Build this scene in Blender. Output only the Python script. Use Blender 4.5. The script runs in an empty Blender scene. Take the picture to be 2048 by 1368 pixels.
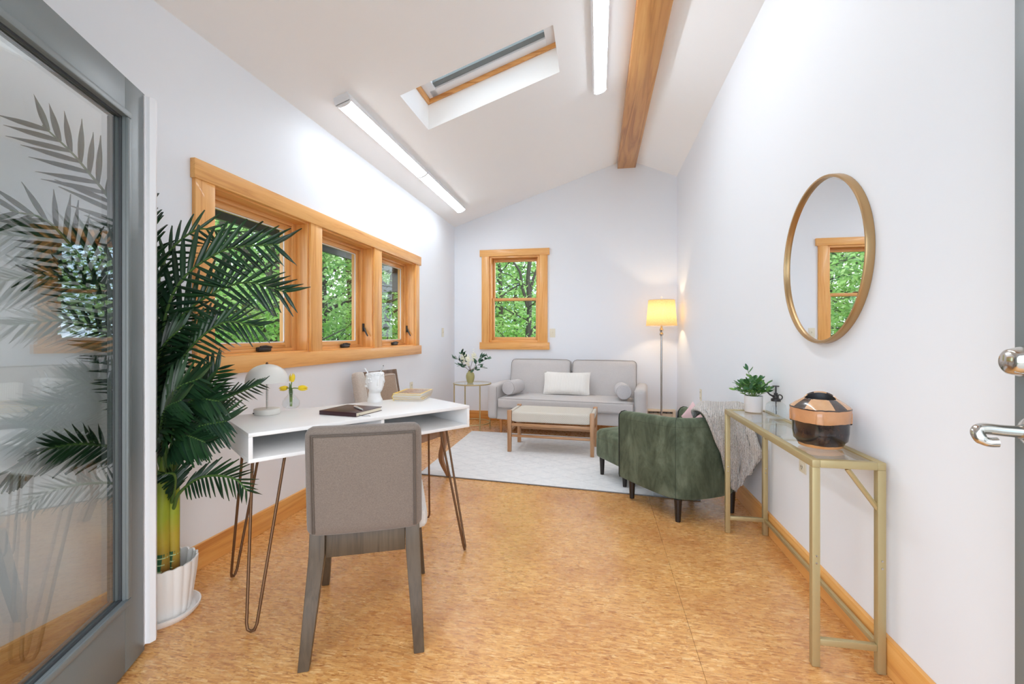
import bpy, bmesh, math, random
import numpy as np
from mathutils import Vector, Matrix, noise

R = math.radians
sc = bpy.context.scene
col = sc.collection
random.seed(7)

# ------------------------------------------------------------------ camera
F, H, VX, HY = 910.0, 1.15, 1195.0, 670.0            # focal length (px), eye height, vanishing point, horizon (2048 x 1368)
TH = math.atan((VX - 1024) / F); SN, CS = math.sin(TH), math.cos(TH)
cam_d = bpy.data.cameras.new('camera'); cam = bpy.data.objects.new('camera', cam_d); col.objects.link(cam)
cam.location = (0, 0, H); cam.rotation_euler = (R(90), 0, TH)
cam_d.sensor_width = 36.0; cam_d.lens = F / 2048 * 36.0
cam_d.shift_y = -(684 - HY) / 2048.0
cam_d.clip_start = 0.02
sc.camera = cam

# ------------------------------------------------------------------ world, exposure
w = bpy.data.worlds.new('sky'); sc.world = w; w.use_nodes = True
nt = w.node_tree; nt.nodes.clear()
wo = nt.nodes.new('ShaderNodeOutputWorld'); wb = nt.nodes.new('ShaderNodeBackground')
tc = nt.nodes.new('ShaderNodeTexCoord'); nz = nt.nodes.new('ShaderNodeTexNoise'); rp = nt.nodes.new('ShaderNodeValToRGB')
nz.inputs['Scale'].default_value = 2.2; nz.inputs['Detail'].default_value = 5
rp.color_ramp.elements[0].position = 0.38; rp.color_ramp.elements[0].color = (0.50, 0.72, 1.0, 1)
rp.color_ramp.elements[1].position = 0.56; rp.color_ramp.elements[1].color = (0.98, 0.99, 1.0, 1)
nt.links.new(tc.outputs['Generated'], nz.inputs['Vector']); nt.links.new(nz.outputs['Fac'], rp.inputs['Fac'])
nt.links.new(rp.outputs['Color'], wb.inputs['Color']); nt.links.new(wb.outputs[0], wo.inputs[0])
wb.inputs['Strength'].default_value = 3.8
STRIP_E = 23.0
sc.view_settings.view_transform = 'Standard'
try: sc.view_settings.look = 'None'
except Exception: pass
sc.view_settings.gamma = 1.0
sc.view_settings.use_curve_mapping = False
sc.view_settings.exposure = 0.17
sc.cycles.max_bounces = 14; sc.cycles.diffuse_bounces = 8; sc.cycles.transparent_max_bounces = 24

# ------------------------------------------------------------------ pixel helpers (a pixel is only a direction)
def ray(x, y):
    u = (x - 1024) / F
    return Vector((-SN + u * CS, CS + u * SN, (HY - y) / F))
EYE = Vector((0, 0, H))
def onz(x, y, z=0.0):
    d = ray(x, y); return EYE + d * ((z - H) / d.z)
def ony(x, y, Y):
    d = ray(x, y); return EYE + d * (Y / d.y)
def onx(x, y, X):
    d = ray(x, y); return EYE + d * (X / d.x)
def at(x, y, t):
    return EYE + ray(x, y) * t

# ------------------------------------------------------------------ materials
def lin(v):
    v /= 255.0
    return v / 12.92 if v <= 0.04045 else ((v + 0.055) / 1.055) ** 2.4
def C(r, g, b): return (lin(r), lin(g), lin(b), 1.0)

class Nodes:
    def __init__(s, name):
        s.m = bpy.data.materials.new(name); s.m.use_nodes = True
        s.t = s.m.node_tree; s.t.nodes.clear()
        s.out = s.n('ShaderNodeOutputMaterial')
    def n(s, typ, **kw):
        nd = s.t.nodes.new(typ)
        for k, v in kw.items():
            if k in nd.inputs: nd.inputs[k].default_value = v
            else: setattr(nd, k, v)
        return nd
    def l(s, a, b): s.t.links.new(a, b)
    def pr(s, base=(.8, .8, .8, 1), rough=.5, **kw):
        p = s.n('ShaderNodeBsdfPrincipled'); p.inputs['Base Color'].default_value = base; p.inputs['Roughness'].default_value = rough
        for k, v in kw.items(): p.inputs[k.replace('_', ' ')].default_value = v
        s.l(p.outputs[0], s.out.inputs['Surface']); return p
    def coord(s, scale=(1, 1, 1), rot=(0, 0, 0), src='Object'):
        t = s.n('ShaderNodeTexCoord'); m = s.n('ShaderNodeMapping')
        m.inputs['Scale'].default_value = scale; m.inputs['Rotation'].default_value = rot
        s.l(t.outputs[src], m.inputs['Vector']); return m.outputs['Vector']
    def noise(s, vec, scale, detail=3, rough=.55, dist=0.0):
        t = s.n('ShaderNodeTexNoise'); t.inputs['Scale'].default_value = scale; t.inputs['Detail'].default_value = detail
        t.inputs['Roughness'].default_value = rough; t.inputs['Distortion'].default_value = dist
        s.l(vec, t.inputs['Vector']); return t.outputs['Fac']
    def ramp(s, fac, stops):
        r = s.n('ShaderNodeValToRGB'); e = r.color_ramp.elements
        while len(e) < len(stops): e.new(0.5)
        for el, (p, c) in zip(e, stops): el.position = p; el.color = c
        s.l(fac, r.inputs['Fac']); return r.outputs['Color']
    def mix(s, a, b, fac, mode='MIX'):
        m = s.n('ShaderNodeMix', data_type='RGBA', blend_type=mode)
        for i, v in ((0, fac), (6, a), (7, b)):
            if hasattr(v, 'links') or hasattr(v, 'is_output'): s.l(v, m.inputs[i])
            else: m.inputs[i].default_value = v
        return m.outputs[2]
    def bump(s, p, height, strength=.2, dist=.01):
        b = s.n('ShaderNodeBump'); b.inputs['Strength'].default_value = strength; b.inputs['Distance'].default_value = dist
        s.l(height, b.inputs['Height']); s.l(b.outputs[0], p.inputs['Normal'])

def plain(name, base, rough=.5, bump=None, **kw):
    s = Nodes(name); p = s.pr(base, rough, **kw)
    if bump: s.bump(p, s.noise(s.coord(), bump[0], 3), bump[1], bump[2] if len(bump) > 2 else .005)
    return s.m

def pine(name, axis, base, dark, light, k=1.0):
    s = Nodes(name); p = s.pr(base, .38); p.inputs['Coat Weight'].default_value = .15
    sc_ = [26 * k, 26 * k, 26 * k]; sc_[axis] = 1.3 * k
    v = s.coord(tuple(sc_))
    a = s.noise(v, 1.0, 4, .6, 1.2)
    v2 = s.coord(tuple(x * 4 for x in sc_)); b = s.noise(v2, 1.0, 2, .5)
    sc3 = [7, 7, 7]; sc3[axis] = 1.0
    g = s.noise(s.coord(tuple(sc3)), 1.0, 2, .5, .6)
    c1 = s.ramp(a, [(.30, dark), (.47, base), (.72, light)])
    c2 = s.mix(c1, dark, s.ramp(b, [(.58, (0, 0, 0, 1)), (.80, (.55, .55, .55, 1))]))
    c3 = s.mix(c2, light, s.ramp(g, [(.45, (0, 0, 0, 1)), (.7, (.5, .5, .5, 1))]))
    s.l(c3, p.inputs['Base Color']); s.bump(p, a, .06, .003)
    return s.m
PB, PD, PL = C(231, 168, 93), C(208, 136, 64), C(242, 186, 114)
M = {}
M['pine_x'] = pine('pine_x', 0, PB, PD, PL); M['pine_y'] = pine('pine_y', 1, PB, PD, PL); M['pine_z'] = pine('pine_z', 2, PB, PD, PL)
SB, SD, SL = C(220, 160, 92), C(186, 122, 62), C(232, 178, 114)
M['sash_x'] = pine('sash_x', 0, SB, SD, SL); M['sash_y'] = pine('sash_y', 1, SB, SD, SL); M['sash_z'] = pine('sash_z', 2, SB, SD, SL)
M['beam'] = pine('beam_wood', 1, C(196, 138, 78), C(150, 94, 48), C(212, 160, 98), .5)
M['base_y'] = pine('baseboard_y', 1, C(222, 158, 82), C(196, 126, 60), C(234, 178, 106), .6)
M['base_x'] = pine('baseboard_x', 0, C(214, 148, 76), C(186, 116, 54), C(226, 168, 96), .6)
M['bench_wood'] = pine('bench_wood', 2, C(178, 132, 92), C(138, 96, 62), C(196, 152, 112), 2)
M['bench_wood_x'] = pine('bench_wood_x', 0, C(178, 132, 92), C(138, 96, 62), C(196, 152, 112), 2)
M['sofa_leg'] = pine('sofa_leg_wood', 2, C(176, 112, 58), C(140, 82, 40), C(196, 130, 72), 2)
M['grey_wood'] = pine('grey_wood', 2, C(74, 61, 47), C(58, 47, 36), C(86, 73, 58), 2)
M['brown_wood'] = pine('brown_wood', 2, C(142, 104, 74), C(104, 72, 50), C(160, 120, 88), 2)
M['dark_frame'] = pine('dark_frame_wood', 2, C(96, 72, 54), C(66, 48, 36), C(118, 92, 72), 2)
M['wall'] = plain('white_wall_paint', C(235, 239, 245), .62, (240, .05, .001))
M['ceil'] = plain('white_ceiling_paint', C(246, 246, 246), .7)
M['shaft'] = plain('white_shaft_paint', C(238, 242, 242), .6)

def osb():
    s = Nodes('strand_board_floor'); p = s.pr(C(200, 142, 80), .3); p.inputs['Coat Weight'].default_value = .5; p.inputs['Coat Roughness'].default_value = .24
    base = s.coord()
    warp = s.n('ShaderNodeTexNoise'); warp.inputs['Scale'].default_value = 9; s.l(base, warp.inputs['Vector'])
    sub = s.n('ShaderNodeVectorMath', operation='MULTIPLY_ADD'); sub.inputs[1].default_value = (.022, .022, .022)
    s.l(warp.outputs['Color'], sub.inputs[0]); s.l(base, sub.inputs[2])
    cols, edge = [], []
    for i, (ang, sx, sy) in enumerate(((14, 30, 190), (68, 34, 210), (128, 28, 170), (165, 40, 300))):
        mp = s.n('ShaderNodeMapping'); mp.inputs['Rotation'].default_value = (0, 0, R(ang)); mp.inputs['Scale'].default_value = (sx, sy, 1)
        s.l(sub.outputs[0], mp.inputs['Vector'])
        vo = s.n('ShaderNodeTexVoronoi', voronoi_dimensions='2D'); vo.inputs['Scale'].default_value = 1.0; s.l(mp.outputs[0], vo.inputs['Vector'])
        sep = s.n('ShaderNodeSeparateColor'); s.l(vo.outputs['Color'], sep.inputs[0])
        cols.append(s.ramp(sep.outputs[0], [(.0, C(160, 96, 46)), (.2, C(202, 140, 76)), (.55, C(224, 166, 96)), (.85, C(238, 184, 114)), (1.0, C(250, 212, 152))]))
        edge.append(vo.outputs['Distance'])
    m1 = s.mix(cols[0], cols[1], s.ramp(s.noise(base, 30, 3), [(.46, (0, 0, 0, 1)), (.54, (1, 1, 1, 1))]))
    mp2 = s.coord((1, 1, 1), (0, 0, .7))
    m2 = s.mix(m1, cols[2], s.ramp(s.noise(mp2, 26, 3), [(.50, (0, 0, 0, 1)), (.58, (1, 1, 1, 1))]))
    m3 = s.mix(m2, cols[3], .3)
    fleck = s.ramp(s.noise(s.coord((34, 120, 1), (0, 0, .5)), 1.0, 4, .7, 1.5), [(.63, (0, 0, 0, 1)), (.70, (.85, .85, .85, 1))])
    m4 = s.mix(m3, C(122, 66, 38), fleck)
    blot = s.ramp(s.noise(base, 2.1, 5, .62), [(.44, (0, 0, 0, 1)), (.74, (.62, .62, .62, 1))])
    m5 = s.mix(m4, C(174, 104, 58), blot)
    dk = s.ramp(s.noise(base, 5.5, 8, .75), [(.62, (0, 0, 0, 1)), (.8, (.6, .6, .6, 1))])
    m6 = s.mix(m5, C(116, 62, 40), dk)
    s.l(m6, p.inputs['Base Color'])
    rr = s.ramp(s.noise(base, 30, 3), [(.3, (.22, .22, .22, 1)), (.8, (.42, .42, .42, 1))]); s.l(rr, p.inputs['Roughness'])
    s.bump(p, edge[0], .05, .002)
    return s.m
M['osb'] = osb()

def fabric(name, a, b, scale=900, rough=.9, bstr=.25, sheen=.25):
    s = Nodes(name); p = s.pr(a, rough); p.inputs['Sheen Weight'].default_value = sheen; p.inputs['Specular IOR Level'].default_value = .2
    h1 = s.noise(s.coord((1, 1, .22)), scale, 2, .6); h2 = s.noise(s.coord((.22, .22, 1)), scale, 2, .6)
    mul = s.n('ShaderNodeMath', operation='ADD'); s.l(h1, mul.inputs[0]); s.l(h2, mul.inputs[1])
    big = s.noise(s.coord(), 7, 3)
    hf = s.n('ShaderNodeMath', operation='MULTIPLY'); hf.inputs[1].default_value = .5; s.l(mul.outputs[0], hf.inputs[0])
    c = s.ramp(hf.outputs[0], [(.40, b), (.60, a)])
    c = s.mix(c, b, s.ramp(big, [(.5, (0, 0, 0, 1)), (.75, (.25, .25, .25, 1))]))
    s.l(c, p.inputs['Base Color']); s.bump(p, hf.outputs[0], bstr, .002)
    return s.m
M['sofa'] = fabric('light_grey_linen', C(206, 202, 200), C(184, 180, 179))
M['piping'] = plain('grey_piping', C(146, 142, 140), .8)
M['bolster'] = fabric('pale_grey_linen', C(206, 204, 205), C(182, 180, 182))
M['bench_weave'] = None
M['chair_fab'] = fabric('taupe_chair_fabric', C(128, 115, 105), C(106, 95, 87), 900)
M['chair_seat'] = fabric('pale_seat_fabric', C(206, 200, 194), C(188, 182, 176), 900)
M['chair_welt'] = plain('brown_welt', C(88, 78, 70), .85)
M['linen'] = fabric('tan_linen', C(172, 148, 128), C(142, 120, 102), 500)
M['linen_pale'] = fabric('pale_linen', C(206, 198, 188), C(182, 172, 162), 500)

def velvet():
    s = Nodes('green_velvet'); p = s.pr(C(62, 82, 58), .75); p.inputs['Sheen Weight'].default_value = .9; p.inputs['Sheen Roughness'].default_value = .35
    p.inputs['Sheen Tint'].default_value = C(168, 178, 158); p.inputs['Specular IOR Level'].default_value = .15
    a = s.noise(s.coord((1.6, 1.6, .7)), 5, 5, .65, .6); b = s.noise(s.coord(), 22, 3)
    c = s.ramp(a, [(.34, C(64, 70, 54)), (.52, C(92, 100, 80)), (.72, C(122, 128, 108))])
    c = s.mix(c, C(54, 62, 44), s.ramp(b, [(.55, (0, 0, 0, 1)), (.8, (.4, .4, .4, 1))]))
    s.l(c, p.inputs['Base Color']); s.bump(p, b, .12, .004); return s.m
M['velvet'] = velvet()
M['velvet_seam'] = plain('dark_green_seam', C(44, 52, 38), .9)
M['black_pipe'] = plain('dark_piping', C(24, 28, 24), .8)
M['black_leg'] = plain('dark_wood_leg', C(34, 26, 22), .35, (60, .05))
M['white_lam'] = plain('white_laminate', C(236, 236, 236), .35)
M['bronze'] = plain('bronze_metal', C(112, 82, 58), .42, Metallic=.7)
M['gold'] = plain('gold_metal', C(184, 166, 122), .45, (180, .03), Metallic=.45)
M['brass'] = plain('brass_frame', C(182, 148, 104), .33, Metallic=.75)
M['nickel'] = plain('brushed_nickel', C(190, 184, 178), .2, Metallic=1.0)
M['steel'] = plain('polished_steel', C(200, 196, 190), .16, Metallic=1.0)
M['grey_paint'] = plain('grey_door_paint', C(114, 122, 124), .4, (160, .08, .002))
M['bead_dark'] = plain('dark_gasket', C(58, 62, 66), .5)
M['white_metal'] = plain('white_metal', C(232, 234, 238), .4)
M['cream'] = plain('cream_plastic', C(226, 220, 200), .4)
M['slot'] = plain('dark_slot', C(60, 54, 48), .6)
M['black_plastic'] = plain('black_plastic', C(38, 36, 36), .4)
M['lamp_white'] = plain('matt_white_metal', C(214, 212, 206), .42)
M['plaster'] = plain('white_plaster', C(232, 232, 232), .6, (40, .08))
M['white_pot'] = plain('white_plastic_pot', C(232, 230, 228), .42)
M['ceramic_white'] = plain('white_ceramic', C(226, 224, 224), .4, (12, .02))
M['soil'] = plain('dark_soil', C(58, 52, 44), .95, (60, .6))
M['foam_green'] = plain('green_band', C(34, 82, 48), .5)
M['twine'] = plain('pale_twine', C(170, 190, 140), .7)
M['yellow'] = plain('tulip_yellow', C(246, 214, 44), .5, Subsurface_Weight=.1)
M['stem_green'] = plain('stem_green', C(122, 148, 74), .5)
M['leaf_olive'] = plain('tulip_leaf', C(70, 98, 48), .5)
M['book_cover'] = plain('maroon_book_cover', C(62, 34, 38), .35, (200, .05))
M['paper'] = plain('cream_paper', C(232, 222, 200), .8)
M['pen'] = plain('silver_pen', C(206, 208, 212), .25, Metallic=.6)
M['vase_olive'] = plain('olive_glass', C(184, 178, 118), .3, Transmission_Weight=.15)
M['petal_white'] = plain('white_petals', C(244, 244, 226), .7)
M['twig'] = plain('brown_twig', C(92, 74, 58), .7)
M['heater'] = plain('cream_heater_metal', C(224, 208, 184), .45)
M['dark_soffit'] = pine('dark_soffit_wood', 1, C(72, 64, 58), C(48, 42, 38), C(88, 80, 72), .5)
M['bark'] = plain('tree_bark', C(78, 72, 64), .9, (30, .6, .03))
M['ground'] = plain('forest_ground', C(82, 96, 52), .95, (3, .4, .1))
M['deck'] = plain('porch_concrete', C(172, 168, 162), .8, (30, .1))
M['concrete'] = plain('pale_trim', C(228, 228, 230), .5)
M['mirror'] = plain('mirror_silver', (.92, .93, .93, 1), .01, Metallic=1.0)
M['bulb'] = None

def emit(name, color, strength):
    s = Nodes(name); e = s.n('ShaderNodeEmission'); e.inputs['Color'].default_value = color; e.inputs['Strength'].default_value = strength
    s.l(e.outputs[0], s.out.inputs['Surface']); return s.m
M['strip'] = emit('lit_diffuser', (.86, .93, 1.0, 1), STRIP_E)

def thin_glass(name, tint=(1, 1, 1, 1), boost=1.0, ior=1.45):
    s = Nodes(name); tr = s.n('ShaderNodeBsdfTransparent'); tr.inputs[0].default_value = tint
    gl = s.n('ShaderNodeBsdfGlossy'); gl.inputs['Roughness'].default_value = .0; gl.inputs['Color'].default_value = (1, 1, 1, 1)
    lw = s.n('ShaderNodeLayerWeight'); lw.inputs['Blend'].default_value = .5          # facing: 1 - cos of the angle
    pw = s.n('ShaderNodeMath', operation='POWER'); pw.inputs[1].default_value = 5.0; s.l(lw.outputs['Facing'], pw.inputs[0])
    f0 = ((ior - 1) / (ior + 1)) ** 2
    sh_ = s.n('ShaderNodeMath', operation='MULTIPLY_ADD'); sh_.inputs[1].default_value = 1 - f0; sh_.inputs[2].default_value = f0; s.l(pw.outputs[0], sh_.inputs[0])
    mu = s.n('ShaderNodeMath', operation='MULTIPLY', use_clamp=True); mu.inputs[1].default_value = boost
    s.l(sh_.outputs[0], mu.inputs[0]); mx = s.n('ShaderNodeMixShader')
    s.l(mu.outputs[0], mx.inputs[0]); s.l(tr.outputs[0], mx.inputs[1]); s.l(gl.outputs[0], mx.inputs[2])
    s.l(mx.outputs[0], s.out.inputs['Surface']); return s.m
M['pane'] = thin_glass('window_glass', (.97, .99, .98, 1), .7)
M['door_glass'] = thin_glass('coated_door_glass', (.96, .98, .97, 1), 2.3, 1.55)
M['table_glass'] = thin_glass('clear_table_glass', (.96, .985, .975, 1), 1.0)
M['vase_glass'] = thin_glass('clear_vase_glass', (.93, .96, .97, 1), 1.3)

def shade():
    s = Nodes('linen_lamp_shade'); d = s.n('ShaderNodeBsdfDiffuse'); t = s.n('ShaderNodeBsdfTranslucent')
    weave = s.noise(s.coord((1, 1, 6)), 90, 2)
    c = s.ramp(weave, [(.35, C(176, 152, 112)), (.65, C(204, 180, 138))])
    s.l(c, d.inputs['Color']); s.l(c, t.inputs['Color']); mx = s.n('ShaderNodeMixShader'); mx.inputs[0].default_value = .5
    s.l(d.outputs[0], mx.inputs[1]); s.l(t.outputs[0], mx.inputs[2]); s.l(mx.outputs[0], s.out.inputs['Surface']); return s.m
M['shade'] = shade()

def leafmat(name, cols, trans=.35, rough=.5):
    s = Nodes(name); p = s.n('ShaderNodeBsdfPrincipled'); p.inputs['Roughness'].default_value = rough
    g = s.n('ShaderNodeNewGeometry'); o = s.n('ShaderNodeObjectInfo')
    ad = s.n('ShaderNodeMath', operation='ADD'); s.l(g.outputs['Random Per Island'], ad.inputs[0]); s.l(o.outputs['Random'], ad.inputs[1])
    fr = s.n('ShaderNodeMath', operation='FRACT'); s.l(ad.outputs[0], fr.inputs[0])
    c = s.ramp(fr.outputs[0], [(i / (len(cols) - 1), k) for i, k in enumerate(cols)])
    s.l(c, p.inputs['Base Color']); t = s.n('ShaderNodeBsdfTranslucent'); s.l(c, t.inputs['Color'])
    mx = s.n('ShaderNodeMixShader'); mx.inputs[0].default_value = trans
    s.l(p.outputs[0], mx.inputs[1]); s.l(t.outputs[0], mx.inputs[2]); s.l(mx.outputs[0], s.out.inputs['Surface']); return s.m
M['palm_leaf'] = leafmat('palm_leaf', [C(22, 44, 28), C(30, 60, 36), C(40, 74, 40), C(28, 54, 40)], .12, .32)
M['palm_rachis'] = plain('palm_rachis', C(74, 104, 48), .45)
def stalk():
    s = Nodes('palm_stalk'); p = s.pr(C(140, 158, 40), .45)
    t = s.n('ShaderNodeTexCoord'); sp = s.n('ShaderNodeSeparateXYZ'); s.l(t.outputs['Object'], sp.inputs[0])
    n_ = s.noise(s.coord(), 9, 3); ad = s.n('ShaderNodeMath', operation='MULTIPLY_ADD'); ad.inputs[1].default_value = .18; s.l(n_, ad.inputs[0]); s.l(sp.outputs['Z'], ad.inputs[2])
    c = s.ramp(ad.outputs[0], [(.0, C(120, 84, 34)), (.30, C(132, 92, 36)), (.42, C(176, 156, 52)), (.50, C(150, 164, 46)), (.75, C(108, 134, 44))])
    s.l(c, p.inputs['Base Color']); return s.m
M['stalk'] = stalk()
M['small_leaf'] = leafmat('small_plant_leaf', [C(52, 96, 58), C(84, 132, 62), C(58, 108, 72), C(120, 164, 74)], .2)
M['euc_leaf'] = leafmat('dusty_leaf', [C(46, 92, 64), C(78, 120, 96), C(40, 78, 58), C(96, 136, 112)], .2)
M['tree_leaf'] = leafmat('tree_leaf', [C(128, 174, 96), C(174, 210, 126), C(150, 194, 112), C(210, 230, 164), C(118, 164, 108)], .5)
M['tree_leaf_far'] = leafmat('tree_leaf_far', [C(96, 150, 84), C(128, 178, 92), C(84, 140, 86), C(158, 198, 118)], .5)
M['shrub_leaf'] = leafmat('shrub_leaf', [C(140, 190, 92), C(168, 212, 110), C(120, 172, 84)], .5)

def rug():
    s = Nodes('pale_trellis_rug'); p = s.pr(C(216, 216, 216), .95); p.inputs['Specular IOR Level'].default_value = .1
    lines = None
    for ang in (58, -58):
        mp = s.coord((1, 1, 1), (0, 0, R(ang)))
        wv = s.n('ShaderNodeTexWave', wave_type='BANDS', bands_direction='X'); wv.inputs['Scale'].default_value = 2.1; wv.inputs['Distortion'].default_value = 1.1
        wv.inputs['Detail'].default_value = 2; wv.inputs['Detail Scale'].default_value = 9
        s.l(mp, wv.inputs['Vector']); r = s.ramp(wv.outputs['Fac'], [(.0, (1, 1, 1, 1)), (.035, (0, 0, 0, 1))])
        lines = r if lines is None else s.mix(lines, r, 1.0, 'LIGHTEN')
    br = s.noise(s.coord(), 60, 3); k = s.mix(lines, (0, 0, 0, 1), s.ramp(br, [(.35, (.9, .9, .9, 1)), (.65, (.2, .2, .2, 1))]))
    base = s.ramp(s.noise(s.coord(), 18, 5, .7), [(.3, C(220, 221, 222)), (.7, C(234, 234, 234))])
    s.l(s.mix(base, C(204, 206, 208), k), p.inputs['Base Color']); s.bump(p, s.noise(s.coord(), 320, 2), .4, .004); return s.m
M['rug'] = rug()
M['rug_edge'] = plain('grey_rug_binding', C(120, 116, 112), .9)

def weave():
    s = Nodes('woven_cord'); p = s.pr(C(206, 200, 190), .85)
    ck = s.n('ShaderNodeTexChecker'); ck.inputs['Scale'].default_value = 110; s.l(s.coord((1, .6, 1)), ck.inputs['Vector'])
    nn = s.noise(s.coord((1, 3, 1)), 160, 2)
    m = s.mix(ck.outputs['Fac'], nn, .5)
    s.l(s.ramp(m, [(.2, C(198, 192, 180)), (.8, C(216, 210, 200))]), p.inputs['Base Color']); s.bump(p, m, .4, .003); return s.m
M['bench_weave'] = weave()
def striped_pillow():
    s = Nodes('ribbed_white_cotton'); p = s.pr(C(236, 234, 230), .9)
    wv = s.n('ShaderNodeTexWave', wave_type='BANDS', bands_direction='X'); wv.inputs['Scale'].default_value = 22; wv.inputs['Distortion'].default_value = .6
    s.l(s.coord(), wv.inputs['Vector']); s.l(s.ramp(wv.outputs['Fac'], [(.1, C(226, 223, 218)), (.5, C(240, 238, 234))]), p.inputs['Base Color'])
    s.bump(p, wv.outputs['Fac'], .3, .004); return s.m
M['pillow'] = striped_pillow()
def knit():
    s = Nodes('cable_knit'); p = s.pr(C(208, 200, 192), .95); p.inputs['Sheen Weight'].default_value = .3
    a = s.n('ShaderNodeTexWave', wave_type='BANDS', bands_direction='X'); a.inputs['Scale'].default_value = 34; a.inputs['Distortion'].default_value = 5; a.inputs['Detail Scale'].default_value = 3
    s.l(s.coord((1, .4, 1), (0, 0, .5)), a.inputs['Vector'])
    b = s.n('ShaderNodeTexVoronoi'); b.inputs['Scale'].default_value = 130; s.l(s.coord((1, 1, .6)), b.inputs['Vector'])
    m = s.mix(a.outputs['Fac'], b.outputs['Distance'], .55)
    s.l(s.ramp(m, [(.1, C(172, 162, 152)), (.55, C(216, 208, 200))]), p.inputs['Base Color']); s.bump(p, m, .9, .012); return s.m
M['knit'] = knit()
M['pink'] = plain('pink_white_cotton', C(232, 196, 196), .9, (40, .2))

def ceramic_pot():
    s = Nodes('glazed_stoneware'); p = s.pr(C(196, 150, 108), .2); p.inputs['Coat Weight'].default_value = .5
    t = s.n('ShaderNodeTexCoord'); sp = s.n('ShaderNodeSeparateXYZ'); s.l(t.outputs['Object'], sp.inputs[0])
    wob = s.n('ShaderNodeMath', operation='MULTIPLY_ADD'); wob.inputs[1].default_value = .012; s.l(s.noise(s.coord(), 14, 3), wob.inputs[0]); s.l(sp.outputs['Z'], wob.inputs[2])
    r = s.n('ShaderNodeValToRGB'); r.color_ramp.interpolation = 'CONSTANT'; e = r.color_ramp.elements
    sc_ = s.n('ShaderNodeMath', operation='MULTIPLY'); sc_.inputs[1].default_value = 5.0; s.l(wob.outputs[0], sc_.inputs[0]); s.l(sc_.outputs[0], r.inputs['Fac'])
    e[0].position = 0; e[0].color = C(204, 150, 98); e[1].position = .10; e[1].color = C(30, 28, 32)
    for pos, cc in ((.52, C(206, 150, 106)), (.775, C(52, 42, 40)), (.80, C(206, 160, 118))):
        x = e.new(pos); x.color = cc
    at_ = s.n('ShaderNodeMath', operation='ARCTAN2'); s.l(sp.outputs['Y'], at_.inputs[0]); s.l(sp.outputs['X'], at_.inputs[1])
    sn = s.n('ShaderNodeMath', operation='SINE'); m3 = s.n('ShaderNodeMath', operation='MULTIPLY_ADD'); m3.inputs[1].default_value = 4.0; m3.inputs[2].default_value = 4.712
    s.l(at_.outputs[0], m3.inputs[0]); s.l(m3.outputs[0], sn.inputs[0])
    gt = s.n('ShaderNodeMath', operation='GREATER_THAN'); gt.inputs[1].default_value = .45; s.l(sn.outputs[0], gt.inputs[0])
    up = s.n('ShaderNodeMath', operation='GREATER_THAN'); up.inputs[1].default_value = .155; s.l(wob.outputs[0], up.inputs[0])
    mm = s.n('ShaderNodeMath', operation='MULTIPLY'); s.l(gt.outputs[0], mm.inputs[0]); s.l(up.outputs[0], mm.inputs[1])
    cj = s.mix(r.outputs['Color'], C(66, 56, 52), mm.outputs[0]); s.l(s.mix(cj, C(150, 100, 70), s.ramp(s.noise(s.coord(), 26, 5, .7), [(.45, (0, 0, 0, 1)), (.8, (.22, .22, .22, 1))])), p.inputs['Base Color']); s.bump(p, s.noise(s.coord(), 45, 2), .1, .004); return s.m
M['stoneware'] = ceramic_pot()
def mag_cover(seed):
    s = Nodes('magazine_cover'); p = s.pr(C(240, 200, 60), .3)
    n1 = s.noise(s.coord(), 34 + seed, 5, .75); pic = s.ramp(n1, [(.34, C(70, 40, 32)), (.45, C(130, 88, 66)), (.54, C(196, 180, 168)), (.62, C(120, 110, 116)), (.72, C(190, 188, 190))])
    t = s.n('ShaderNodeTexCoord'); sp = s.n('ShaderNodeSeparateXYZ'); s.l(t.outputs['Object'], sp.inputs[0])
    ax = s.n('ShaderNodeMath', operation='ABSOLUTE'); ay = s.n('ShaderNodeMath', operation='ABSOLUTE'); s.l(sp.outputs['X'], ax.inputs[0]); s.l(sp.outputs['Y'], ay.inputs[0])
    gx = s.n('ShaderNodeMath', operation='GREATER_THAN'); gx.inputs[1].default_value = .073; gy = s.n('ShaderNodeMath', operation='GREATER_THAN'); gy.inputs[1].default_value = .106
    s.l(ax.outputs[0], gx.inputs[0]); s.l(ay.outputs[0], gy.inputs[0]); o = s.n('ShaderNodeMath', operation='MAXIMUM'); s.l(gx.outputs[0], o.inputs[0]); s.l(gy.outputs[0], o.inputs[1])
    s.l(s.mix(pic, C(246, 204, 48), o.outputs[0]), p.inputs['Base Color']); return s.m
M['pages'] = plain('magazine_pages', C(206, 208, 212), .7)

def lerp(a, b, t): return a + (b - a) * t
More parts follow.
